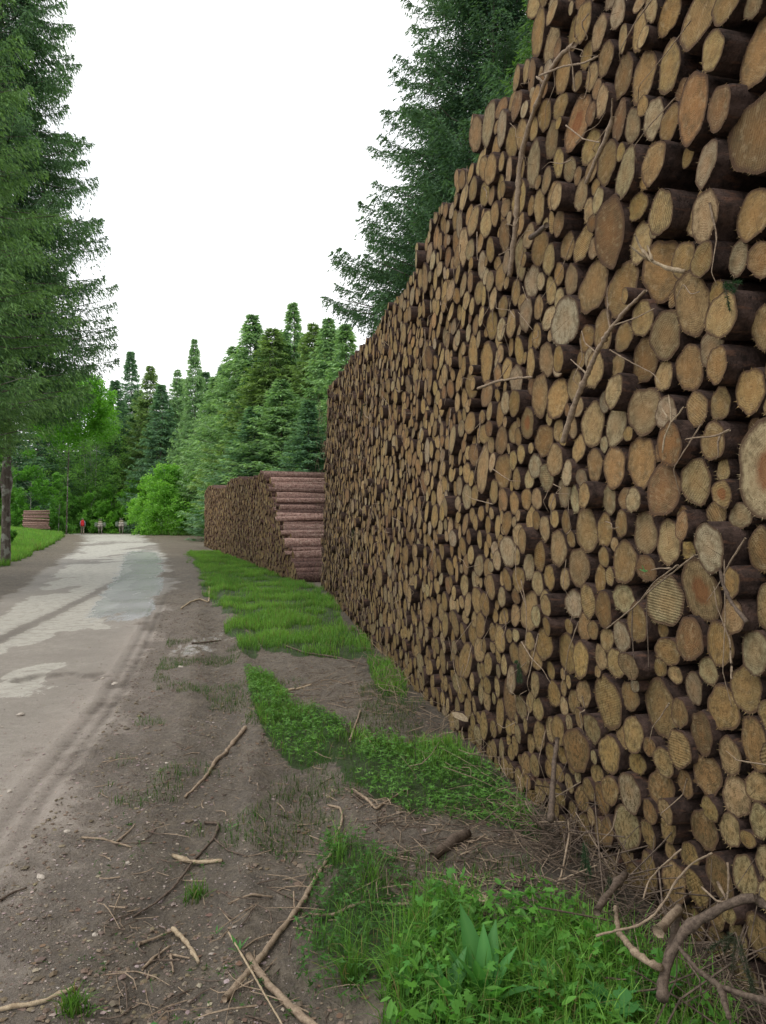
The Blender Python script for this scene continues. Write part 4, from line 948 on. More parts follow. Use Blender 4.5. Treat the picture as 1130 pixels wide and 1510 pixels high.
# ------------------------------------------------------------------ leafy weeds
def leaf_arrays(shape, P, yaw, pitch, size, cols, roll=None):
    """shape: (k,2) outline in leaf plane (x across, y along) as a fan about its base"""
    n = len(P); k = len(shape); S = np.concatenate([[[0, .0]], shape])
    zc = -.22*(S[:, 0]**2)-.18*S[:, 1]**2                     # folded, drooping
    L = np.stack([S[:, 0], S[:, 1], zc+.10*np.abs(S[:, 0])], -1)[None]*size[:, None, None]
    roll = np.zeros(n) if roll is None else roll
    x = L[..., 0]*np.cos(roll)[:, None]+L[..., 2]*np.sin(roll)[:, None]; z = -L[..., 0]*np.sin(roll)[:, None]+L[..., 2]*np.cos(roll)[:, None]
    y = L[..., 1]; cp, sp = np.cos(pitch)[:, None], np.sin(pitch)[:, None]
    y, z = y*cp-z*sp, y*sp+z*cp
    cy, sy = np.cos(yaw)[:, None], np.sin(yaw)[:, None]
    X = x*cy-y*sy; Y = x*sy+y*cy
    V = np.stack([X, Y, z], -1)+P[:, None]
    i = np.arange(1, k); T = np.stack([np.zeros(k-1, int), i, i+1], -1)
    T = (T[None]+np.arange(n)[:, None, None]*(k+1)).reshape(-1, 3)
    return V.reshape(-1, 3), T, np.repeat(cols, k+1, 0)
def lobed(n=5, depth=.55):
    pts = []
    for i in range(n):
        a = math.pi*(.5+(i-(n-1)/2)*.36); r = 1-.12*abs(i-(n-1)/2)
        for da, rr_ in ((-.16, .55), (-.10, .82), (-.05, .80), (0, 1.0), (.05, .80), (.10, .82), (.16, .55)):
            pts.append((math.cos(a-da)*r*rr_, math.sin(a-da)*r*rr_))
        if i < n-1:
            a2 = a+math.pi*.18; pts.append((math.cos(a2)*(1-depth), math.sin(a2)*(1-depth)))
    return np.array(pts)
LOB = lobed(5, .38); LOB3 = lobed(3, .6)
LANCE = np.array([(0, 0), (.10, .12), (.17, .32), (.18, .5), (.14, .72), (.07, .9), (0, 1), (-.07, .9), (-.14, .72), (-.18, .5), (-.17, .32), (-.10, .12)])
OVAL = np.array([(0, 0), (.28, .15), (.38, .45), (.28, .8), (0, 1), (-.28, .8), (-.38, .45), (-.28, .15)])
def weed_cover(name, label, x, y, shape, size, h, base, alt):
    n = len(x); z = gz(x, y)+h
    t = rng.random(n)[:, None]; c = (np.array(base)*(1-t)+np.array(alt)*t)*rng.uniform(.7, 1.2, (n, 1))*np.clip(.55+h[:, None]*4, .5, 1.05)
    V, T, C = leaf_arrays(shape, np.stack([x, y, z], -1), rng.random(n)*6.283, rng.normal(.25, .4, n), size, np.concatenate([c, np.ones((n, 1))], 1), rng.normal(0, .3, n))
    # stems
    x, y, h = x[::3], y[::3], h[::3]; z = z[::3]; ntot = n; n = len(x)
    sx = x+rng.normal(0, .015, n); sy = y+rng.normal(0, .015, n); sz = gz(sx, sy)
    w = .0008; a = np.stack([sx-w, sy, sz], -1); b = np.stack([sx+w, sy, sz], -1); d = np.stack([x+w, y, z], -1); e = np.stack([x-w, y, z], -1)
    m0 = len(V); V = np.concatenate([V, np.stack([a, b, d, e], 1).reshape(-1, 3)]); Q = m0+4*np.arange(n)[:, None]+np.arange(4)
    C = np.concatenate([C, np.tile([.10, .24, .05, 1], (4*n, 1))])
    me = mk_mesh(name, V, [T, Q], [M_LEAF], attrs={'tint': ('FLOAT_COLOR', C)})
    o = link(name, me); tag(o, label, 'weeds', kind='stuff'); return o
def in_px(poly, n):
    P = np.array([gpt(*p) for p in poly]); x = rng.uniform(P[:, 0].min(), P[:, 0].max(), n*4); y = rng.uniform(P[:, 1].min(), P[:, 1].max(), n*4)
    k = inpoly(x, y, P) & (x < np.interp(y, _yy, _xx)-.04); x, y = x[k][:n], y[k][:n]
    # clumping
    k = fbm(x*5, y*5, 211) > .36; return x[k], y[k]
A_ = [(640, 1335), (800, 1340), (900, 1400), (1010, 1460), (1090, 1560), (1100, 1800), (560, 1800), (570, 1500), (590, 1440)]
x, y = in_px(A_, 1300); n = len(x)
weed_cover('weeds', 'lush lobed-leaf weeds crowding the bottom right corner', x, y, LOB, rng.uniform(.014, .038, n), .015+.17*rng.random(n)**1.8, (.09, .27, .05), (.17, .40, .06))
x, y = in_px(A_, 2200); n = len(x)
weed_cover('weeds', 'small oval leaves of low weeds at the lower right', x, y, OVAL, rng.uniform(.010, .022, n), rng.uniform(.01, .14, n), (.11, .30, .045), (.19, .42, .06))
x, y = in_px(A_, 2600); n = len(x)
weed_cover('weeds', 'narrow pointed leaves among the weeds at the lower right', x, y, LANCE, rng.uniform(.02, .06, n), .01+.15*rng.random(n)**1.6, (.09, .25, .05), (.18, .40, .07))
B_ = [(478, 1225), (540, 1250), (600, 1300), (700, 1330), (700, 1400), (590, 1440), (520, 1480), (455, 1470), (430, 1400), (465, 1300)]
x, y = in_px(B_, 1500); n = len(x)
weed_cover('weeds', 'clover-like weeds left of the lush corner', x, y, LOB3, rng.uniform(.013, .028, n), rng.uniform(.015, .09, n), (.08, .22, .05), (.14, .33, .06))
C_ = [(360, 990), (400, 990), (430, 1030), (520, 1075), (640, 1100), (720, 1135), (790, 1205), (790, 1240), (700, 1215), (600, 1200), (540, 1170), (500, 1130), (425, 1115), (375, 1065)]
x, y = in_px(C_, 6000); n = len(x)
weed_cover('weeds', 'low leafy ground cover in the grass band before the wall', x, y, LOB3, rng.uniform(.014, .032, n), rng.uniform(.01, .08, n), (.17, .40, .08), (.26, .50, .11))
D_ = [(150, 1200), (500, 1200), (560, 1300), (600, 1520), (100, 1520), (90, 1400)]
x, y = in_px(D_, 900); k = fbm(x*3, y*3, 301) > .56; x, y = x[k], y[k]; n = len(x)
weed_cover('weeds', 'tiny sprouting weeds scattered over the mud', x, y, LOB3, rng.uniform(.008, .02, n), rng.uniform(.005, .03, n), (.06, .16, .03), (.10, .24, .04))

def plant(name, label, pos, leaves, shape, cat='plant', group=None):
    """leaves: list of (yaw, pitch, length, rootheight); each leaf is a part"""
    t = empty(name, pos); tag(t, label, cat, group)
    for (yw, pt, ln, rh) in leaves:
        c = np.array([[.09, .27, .07, 1]])*random.uniform(.85, 1.3); c[:, 3] = 1
        # a lengthwise grid leaf with a midrib fold and an arching blade
        m = 9; w = .12*ln
        f = np.linspace(0, 1, m); hw = w*np.sin(np.pi*np.clip(f, .02, 1)**.8)*(1-.15*f); hw[-1] = .0005
        arch = pt-f*.42; yy = np.cumsum(np.cos(arch))*ln/m; zz = np.cumsum(np.sin(arch))*ln/m
        wv = .05*w*np.sin(f*22+random.random()*6)
        V = np.concatenate([np.stack([-hw, yy, zz+hw*.35+wv], -1), np.stack([0*hw, yy, zz], -1), np.stack([hw, yy, zz+hw*.35-wv], -1)])
        if shape == 'lobed':
            V, T, C = leaf_arrays(LOB, np.array([[0, 0, 0.]]), np.array([0.]), np.array([pt*.4]), np.array([ln*.30]), c)
            V[:, 1] += math.cos(pt)*ln*.5; V[:, 2] += math.sin(pt)*ln*.6
            st = tube([(0, 0, 0), (0, math.cos(pt)*ln*.25, math.sin(pt)*ln*.35), (0, math.cos(pt)*ln*.5, math.sin(pt)*ln*.6)], .0016, .0012, 4, .02)
            me = mk_mesh('leaf', np.concatenate([V, st[0]]), [np.concatenate([T, st[2]+len(V)]), st[1]+len(V)], [M_LEAF], attrs={'tint': ('FLOAT_COLOR', np.concatenate([C, np.tile([.06, .13, .03, 1], (len(st[0]), 1))]))})
        else:
            i = np.arange(m-1); Q = np.concatenate([np.stack([i, i+1, i+1+m, i+m], -1), np.stack([i+m, i+m+1, i+1+2*m, i+2*m], -1)])
            C = np.tile(c, (3*m, 1)); C[m:2*m] *= [1.5, 1.25, 1.4, 1]
            me = mk_mesh('leaf', V, [Q], [M_LEAF], attrs={'tint': ('FLOAT_COLOR', C)}, smooth=True)
        o = link('leaf', me, t, (0, 0, rh)); o.rotation_euler = (0, 0, yw)
def rosette(n, l0, l1, p0=.5, p1=1.35): return [(i*2.4+random.uniform(-.3, .3), random.uniform(p0, p1), random.uniform(l0, l1), .005) for i in range(n)]
PG = 'broad-leaved plants on the verge'
plant('broadleaf_plant', 'large upright plant with long lance-shaped leaves at the bottom', gw(715, 1492), rosette(9, .20, .33, .85, 1.5), 'lance', group=PG)
plant('broadleaf_plant', 'smaller lance-leaved plant left of the large upright one', gw(655, 1505), rosette(7, .13, .22, 1.0, 1.4), 'lance', group=PG)
plant('broadleaf_plant', 'single-stemmed seedling with an oval leaf beside the crossed branches', gw(352, 1412), rosette(4, .04, .07, .6, 1.2), 'lance', group=PG)
plant('broadleaf_plant', 'tiny bright seedling left of the oval-leaved one', gw(319, 1378), rosette(3, .03, .045, .7, 1.3), 'lance', group=PG)
plant('broadleaf_plant', 'small pale sprout beside the forked dark branch', gw(343, 1220), rosette(5, .03, .05, .3, .9), 'lance', group=PG)
plant('lobed_plant', 'tall plant with deeply lobed bright leaves at the lower right', gw(898, 1530), rosette(18, .12, .24, .6, 1.4), 'lobed', group=PG)
plant('lobed_plant', 'spreading lobed-leaf plant above the lance-leaved ones', gw(665, 1400), rosette(16, .10, .18, .6, 1.3), 'lobed', group=PG)
plant('lobed_plant', 'low lobed-leaf plant right of the large lance-leaved plant', gw(800, 1480), rosette(10, .12, .2, .5, 1.3), 'lobed', group=PG)
plant('lobed_plant', 'dark lobed-leaf plant against the brush heap at the right', gw(960, 1490), rosette(9, .12, .2, .5, 1.3), 'lobed', group=PG)
plant('lobed_plant', 'lobed-leaf plant at the very bottom edge, left of centre', gw(226, 1520), rosette(7, .04, .07, .4, 1.1), 'lobed', group=PG)
def tuft(label, pos, n, h):
    x = pos[0]+np.clip(rng.normal(0, .025, n), -.05, .05); y = pos[1]+np.clip(rng.normal(0, .025, n), -.05, .05)
    o = blades('grass_tuft', label, x, y, h*rng.uniform(.5, 1.1, n), rng.uniform(.0018, .0032, n), gcols(n, x, y, (.09, .2, .02), (.15, .28, .03)), .75)
    o['kind'] = 'thing'; o['category'] = 'grass tuft'; o['group'] = 'tufts of grass in the mud'
tuft('bright yellow-green grass tuft right of the curved branch', gw(520, 1445), 130, .15)
tuft('small grass tuft left of the curved branch near the forked one', gw(288, 1312), 90, .09)
tuft('small grass tuft at the bottom edge left of centre', gw(108, 1500), 110, .08)
tuft('long-bladed grass tuft at the lower right among the weeds', gw(835, 1510), 110, .26)
tuft('grass tuft left of the lance-leaved plant', gw(585, 1475), 110, .15)

# ------------------------------------------------------------------ trees
def spruce_mesh(name, h, rad, z0, per_m, tw_ds, rib, base, tip, seed, spray=(.17, .035), lens=4, hang=.5, ex=.8):
    g = np.random.default_rng(seed); Vs = []; Cs = []
    nb = int((h-z0)*per_m); zs = z0+(h-z0)*np.sort(g.random(nb))**1.0
    KP = []; KD = []; KL = []; KW = []; KC = []
    bm_ = MB()
    for b in range(nb):
        t = (zs[b]-z0)/(h-z0); az = b*2.39996+g.normal(0, .3)
        L = rad*((1-t)**ex)*g.uniform(.68, 1.12)*(1-.35*max(0, .12-t)/.12)+.12
        dr = .62*(1-t)**.6-.22; upt = .26*(1-t)+.05
        m = max(3, int(L/tw_ds)); u = (np.arange(m)+g.random(m))/m
        u = .10+.90*u
        R = L*u; zc = zs[b]+L*(-dr*u+upt*u**3)
        rad_d = np.array([math.cos(az), math.sin(az)]); side = np.array([-rad_d[1], rad_d[0]])
        sway = g.normal(0, .10)
        for sgn in (-1, 1, 0):
            lt = (.36*L*(1-u)**.7+.14)*g.uniform(.6, 1.15, m)*(1 if sgn else .45)
            if sgn == 0: lt = lt*1.2
            fw = g.uniform(.35, .8, m)
            d = np.stack([rad_d[0]*fw+sgn*side[0]*.85, rad_d[1]*fw+sgn*side[1]*.85, g.normal(-.12, .12, m)], -1)
            d /= np.linalg.norm(d, axis=1)[:, None]
            base_p = np.stack([rad_d[0]*R+side[0]*sway*R*u, rad_d[1]*R+side[1]*sway*R*u, zc], -1)
            for q in range(rib):
                f = (q+g.random(m))/rib
                P = base_p+d*(lt*f)[:, None]; P[:, 2] -= hang*(lt*f**1.7)*g.uniform(.3, 1.3, m)
                dd = d+g.normal(0, .33, (m, 3)); dd[:, 2] -= hang*(.25+1.3*f)*g.uniform(.2, 1.2, m)
                dd /= np.linalg.norm(dd, axis=1)[:, None]
                KP.append(P); KD.append(dd); KL.append(spray[0]*g.uniform(.6, 1.3, m)); KW.append(spray[1]*g.uniform(.6, 1.3, m))
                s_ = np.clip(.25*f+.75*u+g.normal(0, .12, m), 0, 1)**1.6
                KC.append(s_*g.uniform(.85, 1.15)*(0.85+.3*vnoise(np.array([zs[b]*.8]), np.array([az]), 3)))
        if b % 2 == 0 or L > 1.2:
            pts = [(rad_d[0]*L*q, rad_d[1]*L*q, zs[b]+L*(-dr*q+upt*q**3)) for q in (0, .33, .66, .95)]
            bm_.add(simple_tube(pts, .012+.008*L, .004))
    P = np.concatenate(KP); D = np.concatenate(KD); L = np.concatenate(KL)[:, None]; W = np.concatenate(KW)[:, None]; S = np.concatenate(KC)[:, None]
    n = len(P); rv = g.normal(0, 1, (n, 3)); U = np.cross(D, rv); U /= np.linalg.norm(U, axis=1)[:, None]+1e-9
    V = np.stack([P-D*L*.15, P+D*L*.35+U*W, P+D*L, P+D*L*.35-U*W], 1).reshape(-1, 3)
    Q = 4*np.arange(n)[:, None]+np.arange(4)
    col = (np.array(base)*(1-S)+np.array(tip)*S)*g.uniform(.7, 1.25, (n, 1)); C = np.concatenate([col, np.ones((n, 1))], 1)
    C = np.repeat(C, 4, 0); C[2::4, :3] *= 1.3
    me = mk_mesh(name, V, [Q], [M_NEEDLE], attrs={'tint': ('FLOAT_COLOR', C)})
    tr = MB(); z = np.linspace(-.4, h*.97, 9); tr_r = h*.0055
    pts = [(math.sin(q*.3)*.04*q**.5 if q > 0 else 0, math.cos(q*.4)*.03, q) for q in z]
    Vt, Qt, Tt_ = tube(pts, tr_r*1.25, .02, 10, .02)
    bV = np.concatenate([v for v in bm_.V]); bQ = np.concatenate(bm_.Q)
    mt = mk_mesh('trunk', np.concatenate([Vt, bV]), [np.concatenate([Qt, bQ+len(Vt)]), Tt_], [M_TRUNK], smooth=True)
    return me, mt
def simple_tube(P, r0, r1, n=4):
    P = np.array(P, float); m = len(P); T = np.gradient(P, axis=0); T /= np.linalg.norm(T, axis=1)[:, None]+1e-9
    U = np.cross(T, [.13, .29, .95]); U /= np.linalg.norm(U, axis=1)[:, None]+1e-9; W = np.cross(T, U); a = np.linspace(0, 2*math.pi, n, endpoint=False)
    rad = np.linspace(r0, r1, m)
    V = (P[:, None]+rad[:, None, None]*(np.cos(a)[None, :, None]*U[:, None]+np.sin(a)[None, :, None]*W[:, None])).reshape(-1, 3)
    i = np.arange(n); j = (i+1) % n
    Q = np.concatenate([np.stack([i+k*n, j+k*n, j+(k+1)*n, i+(k+1)*n], -1) for k in range(m-1)])
    return V, Q, np.zeros((0, 3), int)
DK, TP = (.020, .045, .026), (.070, .125, .048)
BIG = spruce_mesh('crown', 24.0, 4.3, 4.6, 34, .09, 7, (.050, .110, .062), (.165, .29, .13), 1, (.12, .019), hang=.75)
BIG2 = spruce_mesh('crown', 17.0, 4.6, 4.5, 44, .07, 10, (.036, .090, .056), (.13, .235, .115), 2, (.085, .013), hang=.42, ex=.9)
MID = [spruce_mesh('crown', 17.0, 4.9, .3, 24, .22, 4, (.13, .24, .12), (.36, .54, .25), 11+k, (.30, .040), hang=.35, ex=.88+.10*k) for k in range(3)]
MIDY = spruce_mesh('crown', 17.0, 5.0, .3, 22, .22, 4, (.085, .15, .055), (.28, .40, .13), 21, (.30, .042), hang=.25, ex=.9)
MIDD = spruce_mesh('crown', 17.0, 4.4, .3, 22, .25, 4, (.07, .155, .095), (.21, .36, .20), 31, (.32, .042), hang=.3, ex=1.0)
def tree(name, label, meshes, x, y, h, h0, wid=1.0, rz=0, group=None, z=None):
    z = float(zlow(x, y)) if z is None else z
    s = h/h0
    t = empty(name, (x, y, z), rz, (s*wid, s*wid, s)); tag(t, label, 'tree', group)
    link('crown', meshes[0], t); link('trunk', meshes[1], t); return t
def at(px, Y): return (px-CX)/F*Y
tree('spruce_tree', 'very tall dark spruce with a lichened trunk on the left bank', BIG, at(8, 22), 22, 25.5, 24, .74, .4, z=.25)
tree('spruce_tree', 'near spruce at the left edge with yellow-green hanging branch tips', spruce_mesh('crown', 20.0, 4.3, 3.4, 32, .09, 7, (.060, .13, .062), (.21, .35, .12), 5, (.10, .015), hang=.85), at(-150, 15.5), 15.5, 20, 20, .95, 1.0, z=.2)
tree('spruce_tree', 'big blue-green spruce rising behind the middle of the tall log wall', BIG2, at(730, 15.5), 15.5, 17.8, 17, .80, .0)
tree('spruce_tree', 'tall dark spruce behind the high end of the log wall', BIG2, at(985, 10.5), 10.5, 16.5, 17, .78, 2.2)
tree('spruce_tree', 'bright-tipped young spruce just behind the highest step of the log wall', spruce_mesh('crown', 9.0, 1.5, .8, 34, .07, 6, (.04, .09, .028), (.14, .27, .05), 6, (.06, .008), hang=.3), at(806, 7.4), 7.4, 7.1, 9, 1.0, .7)
tree('spruce_tree', 'dense spruce rising just behind the low far end of the log wall', BIG2, 2.1, 22, 14.6, 17, .92, 2.6)
tree('spruce_tree', 'dark spruce peeking out behind the far end of the log wall', BIG2, 4.6, 25, 14.0, 17, .95, 1.1)
FG = 'spruces along the forest edge'
bgt = [(193, 97, 517, MIDD, .8, 'pointed blue-dark spruce left of the centre gap'), (222, 90, 540, MIDY, 1.1, 'yellowish bushy spruce in front of the blue-dark one'), (262, 86, 545, MID[0], .7, 'mid green spruce right of the yellowish one'),
 (287, 66, 500, MID[1], .66, 'slender-topped spruce standing above its neighbours'), (318, 60, 556, MID[2], 1.1, 'broad spruce right of the slender-topped one'), (345, 56, 512, MID[0], 1.0, 'spruce at the notch in the tree line'),
 (372, 53, 464, MID[1], .95, 'tall spruce with a narrow crest in the tree line'), (402, 50, 486, MIDY, 1.0, 'light green spruce between two taller crests'), (432, 51, 448, MID[2], .9, 'tallest spruce of the distant row right of centre'),
 (462, 47, 478, MIDY, .9, 'pale green spruce beside the tall far log wall end'), (415, 43, 560, MID[0], 1.05, 'lower spruce above the stepped log stack'), (485, 44, 470, MID[1], .95, 'dark green spruce half hidden by the log wall'),
 (510, 40, 480, MID[2], 1.0, 'spruce behind the top far corner of the log wall'), (362, 50, 610, MID[2], .85, 'low spruce right of the bright bushes'), (375, 44, 600, MIDD, 1.1, 'shadowy low spruce behind the lower log stack'), (455, 38, 590, MIDD, 1.0, 'dark low spruce between the two log stacks'),
 (150, 98, 600, MID[0], 1.0, 'spruce behind the pale slim trunks'), (92, 96, 560, MIDD, 1.2, 'dark spruce deep behind the small red log stack'), (56, 86, 560, MIDD, 1.2, 'dark spruce left of the small red log stack'), (118, 94, 640, MIDD, 1.1, 'dark low spruce behind the person in red'),
 (16, 78, 590, MIDD, 1.2, 'dark spruce under the very tall one'), (-62, 66, 520, MID[1], 1.2, 'spruce at the far left edge behind the tall trunk'), (170, 92, 560, MIDD, 1.2, 'farthest dark spruce behind the bend')]
for px, Y, ty, ms, w, lab in bgt:
    x = at(px, Y); zb_ = float(zlow(x, Y)); h_ = CAMZ-(ty-HY)*Y/F-zb_
    tree('spruce_tree', lab, ms, x, Y, h_, 17, random.uniform(1.05, 1.4)*w*17/h_*(.55+.45*h_/17), random.uniform(0, 6), FG)
FB = 'spruces deeper in the forest'
bgt2 = [(268, 90, 560, MID[2]), (302, 70, 548, MIDD), (238, 84, 566, MIDD), (330, 64, 540, MIDD), (358, 60, 520, MID[2]), (388, 58, 505, MIDD), (418, 57, 488, MIDD), (446, 54, 492, MID[0]), (474, 52, 500, MIDD), (495, 50, 486, MID[1]), (205, 96, 575, MID[0]), (180, 100, 590, MIDD)]
bk = [('first of the deep row', 60, 100, 22), ('deep row behind the bend', 130, 104, 22), ('deep row behind the slim trunks', 200, 100, 20), ('deep row behind the gap', 260, 92, 19), ('deep row right of the gap', 320, 84, 19), ('deep row behind the narrow crest', 390, 78, 19), ('deep row behind the log stack', 450, 72, 20), ('deep row at the far left', 0, 90, 24)]
for k, (px, Y, ty, ms) in enumerate(bgt2):
    x = at(px, Y); zb_ = float(zlow(x, Y)); h_ = CAMZ-(ty-HY)*Y/F-zb_
    tree('spruce_tree', 'shaded spruce filling the second row of the forest, %s from the right' % ['twelfth', 'eleventh', 'tenth', 'ninth', 'eighth', 'seventh', 'sixth', 'fifth', 'fourth', 'third', 'second', 'first'][{11: 0, 10: 1, 2: 2, 0: 3, 1: 4, 3: 5, 4: 6, 5: 7, 6: 8, 7: 9, 8: 10, 9: 11}[k]], ms, x, Y, h_, 17, 1.3*17/h_*(.55+.45*h_/17), k*1.7, FG)
for lab, px, Y, h_ in bk:
    tree('spruce_tree', 'tall dark spruce, ' + lab, MIDD, at(px, Y), Y, h_*.62, 17, 1.5, random.uniform(0, 6), FB)
for k, (x, y, h_) in enumerate([(4.5, 20, 15), (6.5, 14, 17), (3.0, 27, 14)]):
    tree('spruce_tree', ['spruce hidden mostly behind the log wall, nearer one', 'spruce hidden mostly behind the log wall, high right one', 'spruce hidden mostly behind the log wall, farther one'][k], BIG2, x, y, h_, 17, 1.0, k*1.3)

def leafy_mesh(cl, n_leaf, leaf, base, tip, seed, trunk=None):
    """cl: list of (x,y,z,r) leaf masses"""
    g = np.random.default_rng(seed); cl = np.array(cl, float)
    w = cl[:, 3]**2; idx = g.choice(len(cl), n_leaf, p=w/w.sum())
    # each mass is broken into small sprigs
    d = g.normal(0, 1, (n_leaf, 3)); d /= np.linalg.norm(d, axis=1)[:, None]; rr = g.random(n_leaf)**.45
    nsp = 26; sp = g.normal(0, 1, (len(cl), nsp, 3)); sp /= np.linalg.norm(sp, axis=2)[..., None]; sp *= (g.random((len(cl), nsp, 1))**.35)
    pick = sp[idx, g.integers(0, nsp, n_leaf)]
    P = cl[idx, :3]+cl[idx, 3:4]*(pick*.95+d*rr[:, None]*.26)
    n = n_leaf; A = g.normal(0, 1, (n, 3)); A[:, 2] = A[:, 2]*.5-.3; A /= np.linalg.norm(A, axis=1)[:, None]; B = np.cross(A, g.normal(0, 1, (n, 3))); B /= np.linalg.norm(B, axis=1)[:, None]+1e-9
    s = leaf*g.uniform(.6, 1.3, (n, 1))
    V = np.stack([P, P+A*s*.5+B*s*.32, P+A*s, P+A*s*.5-B*s*.32], 1).reshape(-1, 3); Q = 4*np.arange(n)[:, None]+np.arange(4)
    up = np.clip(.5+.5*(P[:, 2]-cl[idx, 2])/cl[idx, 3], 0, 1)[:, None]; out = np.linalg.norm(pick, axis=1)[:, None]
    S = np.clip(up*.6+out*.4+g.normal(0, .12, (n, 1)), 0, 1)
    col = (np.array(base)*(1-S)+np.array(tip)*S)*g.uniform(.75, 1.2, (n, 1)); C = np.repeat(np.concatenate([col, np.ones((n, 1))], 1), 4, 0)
    return mk_mesh('crown', V, [Q], [M_LEAF], attrs={'tint': ('FLOAT_COLOR', C)})
def masses(w, h, n, seed, z0=.0, rr_=(.16, .30), shape='dome'):
    g = random.Random(seed); out = []
    for _ in range(n):
        t = g.random(); a = g.random()*6.283
        prof = math.sqrt(max(0, 1-(2*t-1)**2)) if shape == 'oval' else math.sqrt(max(.02, 1-t*t))
        r = prof*w*.5*math.sqrt(g.random())
        out.append((math.cos(a)*r, math.sin(a)*r, z0+t*h*.9, w*g.uniform(*rr_)*(.6+.4*prof)))
    return out
def decid(name, label, px, Y, topy, boty, wpx, nm, nl, leaf, base, tip, trunks, seed, group=None, cat='tree', shape='oval', tm=None, rr_=(.14, .26)):
    x = at(px, Y); z = float(zlow(x, Y)); top = CAMZ-(topy-HY)*Y/F-z; bot = max(0, CAMZ-(boty-HY)*Y/F-z); w = wpx*Y/F
    t = empty(name, (x, Y, z)); tag(t, label, cat, group)
    cl = masses(w, top-bot, nm, seed, bot, rr_, shape); link('crown', leafy_mesh(cl, nl, leaf, base, tip, seed), t)
    g = random.Random(seed)
    for (dx, r, lean) in trunks:
        hh = bot+(top-bot)*.7
        V, Q, T = tube([(dx, 0, -.3), (dx+lean*.3, .1, hh*.4), (dx+lean*.6+.1, 0, hh*.7), (dx+lean, -.1, hh)], r, r*.3, 8, .05)
        mb = MB(); mb.add((V, Q, T))
        for _ in range(7):
            zz_ = hh*g.uniform(.45, .95); a = g.random()*6.28; L = w*g.uniform(.15, .32); x0 = dx+lean*zz_/hh
            mb.add(tube([(x0, 0, zz_), (x0+math.cos(a)*L*.5, math.sin(a)*L*.5, zz_+L*.4), (x0+math.cos(a)*L, math.sin(a)*L, zz_+L*.9)], r*.35, r*.1, 5, .05))
        mb.build('trunk', tm or M_PALE_TRUNK, t)
    return t
BR, BRT = (.13, .34, .035), (.34, .66, .09)
decid('broadleaf_tree', 'bright green broadleaf tree behind the tall left spruce', 98, 64, 548, 650, 118, 42, 26000, .22, (.08, .25, .03), (.24, .52, .07), [(0, .06, .3)], 3, tm=M_TRUNK)
decid('broadleaf_tree', 'pale green airy tree with slim whitish trunks behind the walkers', 134, 87, 612, 752, 112, 44, 26000, .17, (.11, .26, .06), (.28, .50, .14), [(-.6, .07, -.3), (-.1, .05, .1), (.35, .08, .4)], 4)
BG = 'bright leafy bushes beyond the bend'
decid('leafy_bush', 'brightest yellow-green bush beyond the bend', 247, 54, 680, 784, 118, 70, 32000, .15, (.12, .31, .04), (.30, .57, .11), [(0, .05, .2), (.4, .04, .5)], 5, BG, 'bush', 'dome', rr_=(.08, .17))
decid('leafy_bush', 'yellow-green bush left of the brightest one', 216, 70, 706, 786, 54, 22, 14000, .16, BR, BRT, [(0, .05, .2)], 15, BG, 'bush', 'dome')
decid('leafy_bush', 'small pale bush right of the brightest bush', 282, 56, 702, 784, 62, 24, 14000, .15, (.11, .29, .045), (.28, .56, .10), [(0, .04, .2)], 6, BG, 'bush', 'dome')
decid('leafy_bush', 'green bush behind the second pack donkey', 192, 84.5, 700, 790, 66, 26, 16000, .17, (.10, .30, .04), (.27, .56, .08), [(0, .05, .1)], 7, BG, 'bush', 'dome')
decid('leafy_bush', 'mid green bush behind the first pack donkey', 163, 85, 712, 790, 54, 22, 13000, .17, (.09, .26, .04), (.22, .46, .08), [(0, .05, .1)], 8, BG, 'bush', 'dome')
decid('leafy_bush', 'rounded green bush between the person in red and the first donkey', 134, 84.5, 722, 790, 50, 22, 13000, .17, (.13, .34, .06), (.32, .60, .13), [(0, .05, .1)], 16, BG, 'bush', 'dome')
decid('leafy_bush', 'shaded bush left of the walking person', 100, 84, 722, 792, 50, 22, 12000, .17, (.10, .27, .05), (.24, .48, .11), [(0, .05, .1)], 9, BG, 'bush', 'dome')
decid('leafy_bush', 'green thicket at the foot of the tall left spruce', -14, 30, 640, 790, 56, 26, 20000, .10, (.06, .18, .03), (.17, .38, .06), [(0, .04, .1), (.4, .03, .4)], 10, BG, 'bush', 'dome')
decid('leafy_bush', 'broad green shrub left of the small red log stack', 44, 62, 655, 775, 66, 26, 16000, .15, (.07, .21, .035), (.19, .43, .07), [(0, .05, .1)], 12, BG, 'bush', 'dome')
decid('leafy_bush', 'light shrub right of the small red log stack', 86, 70, 690, 782, 40, 18, 9000, .15, (.09, .24, .05), (.22, .46, .1), [(0, .05, .1)], 13, BG, 'bush', 'dome')
decid('leafy_bush', 'low bush in front of the spruces above the clearing', 322, 46, 718, 776, 56, 20, 12000, .13, (.09, .24, .05), (.21, .45, .08), [(0, .04, .1)], 14, BG, 'bush', 'dome')

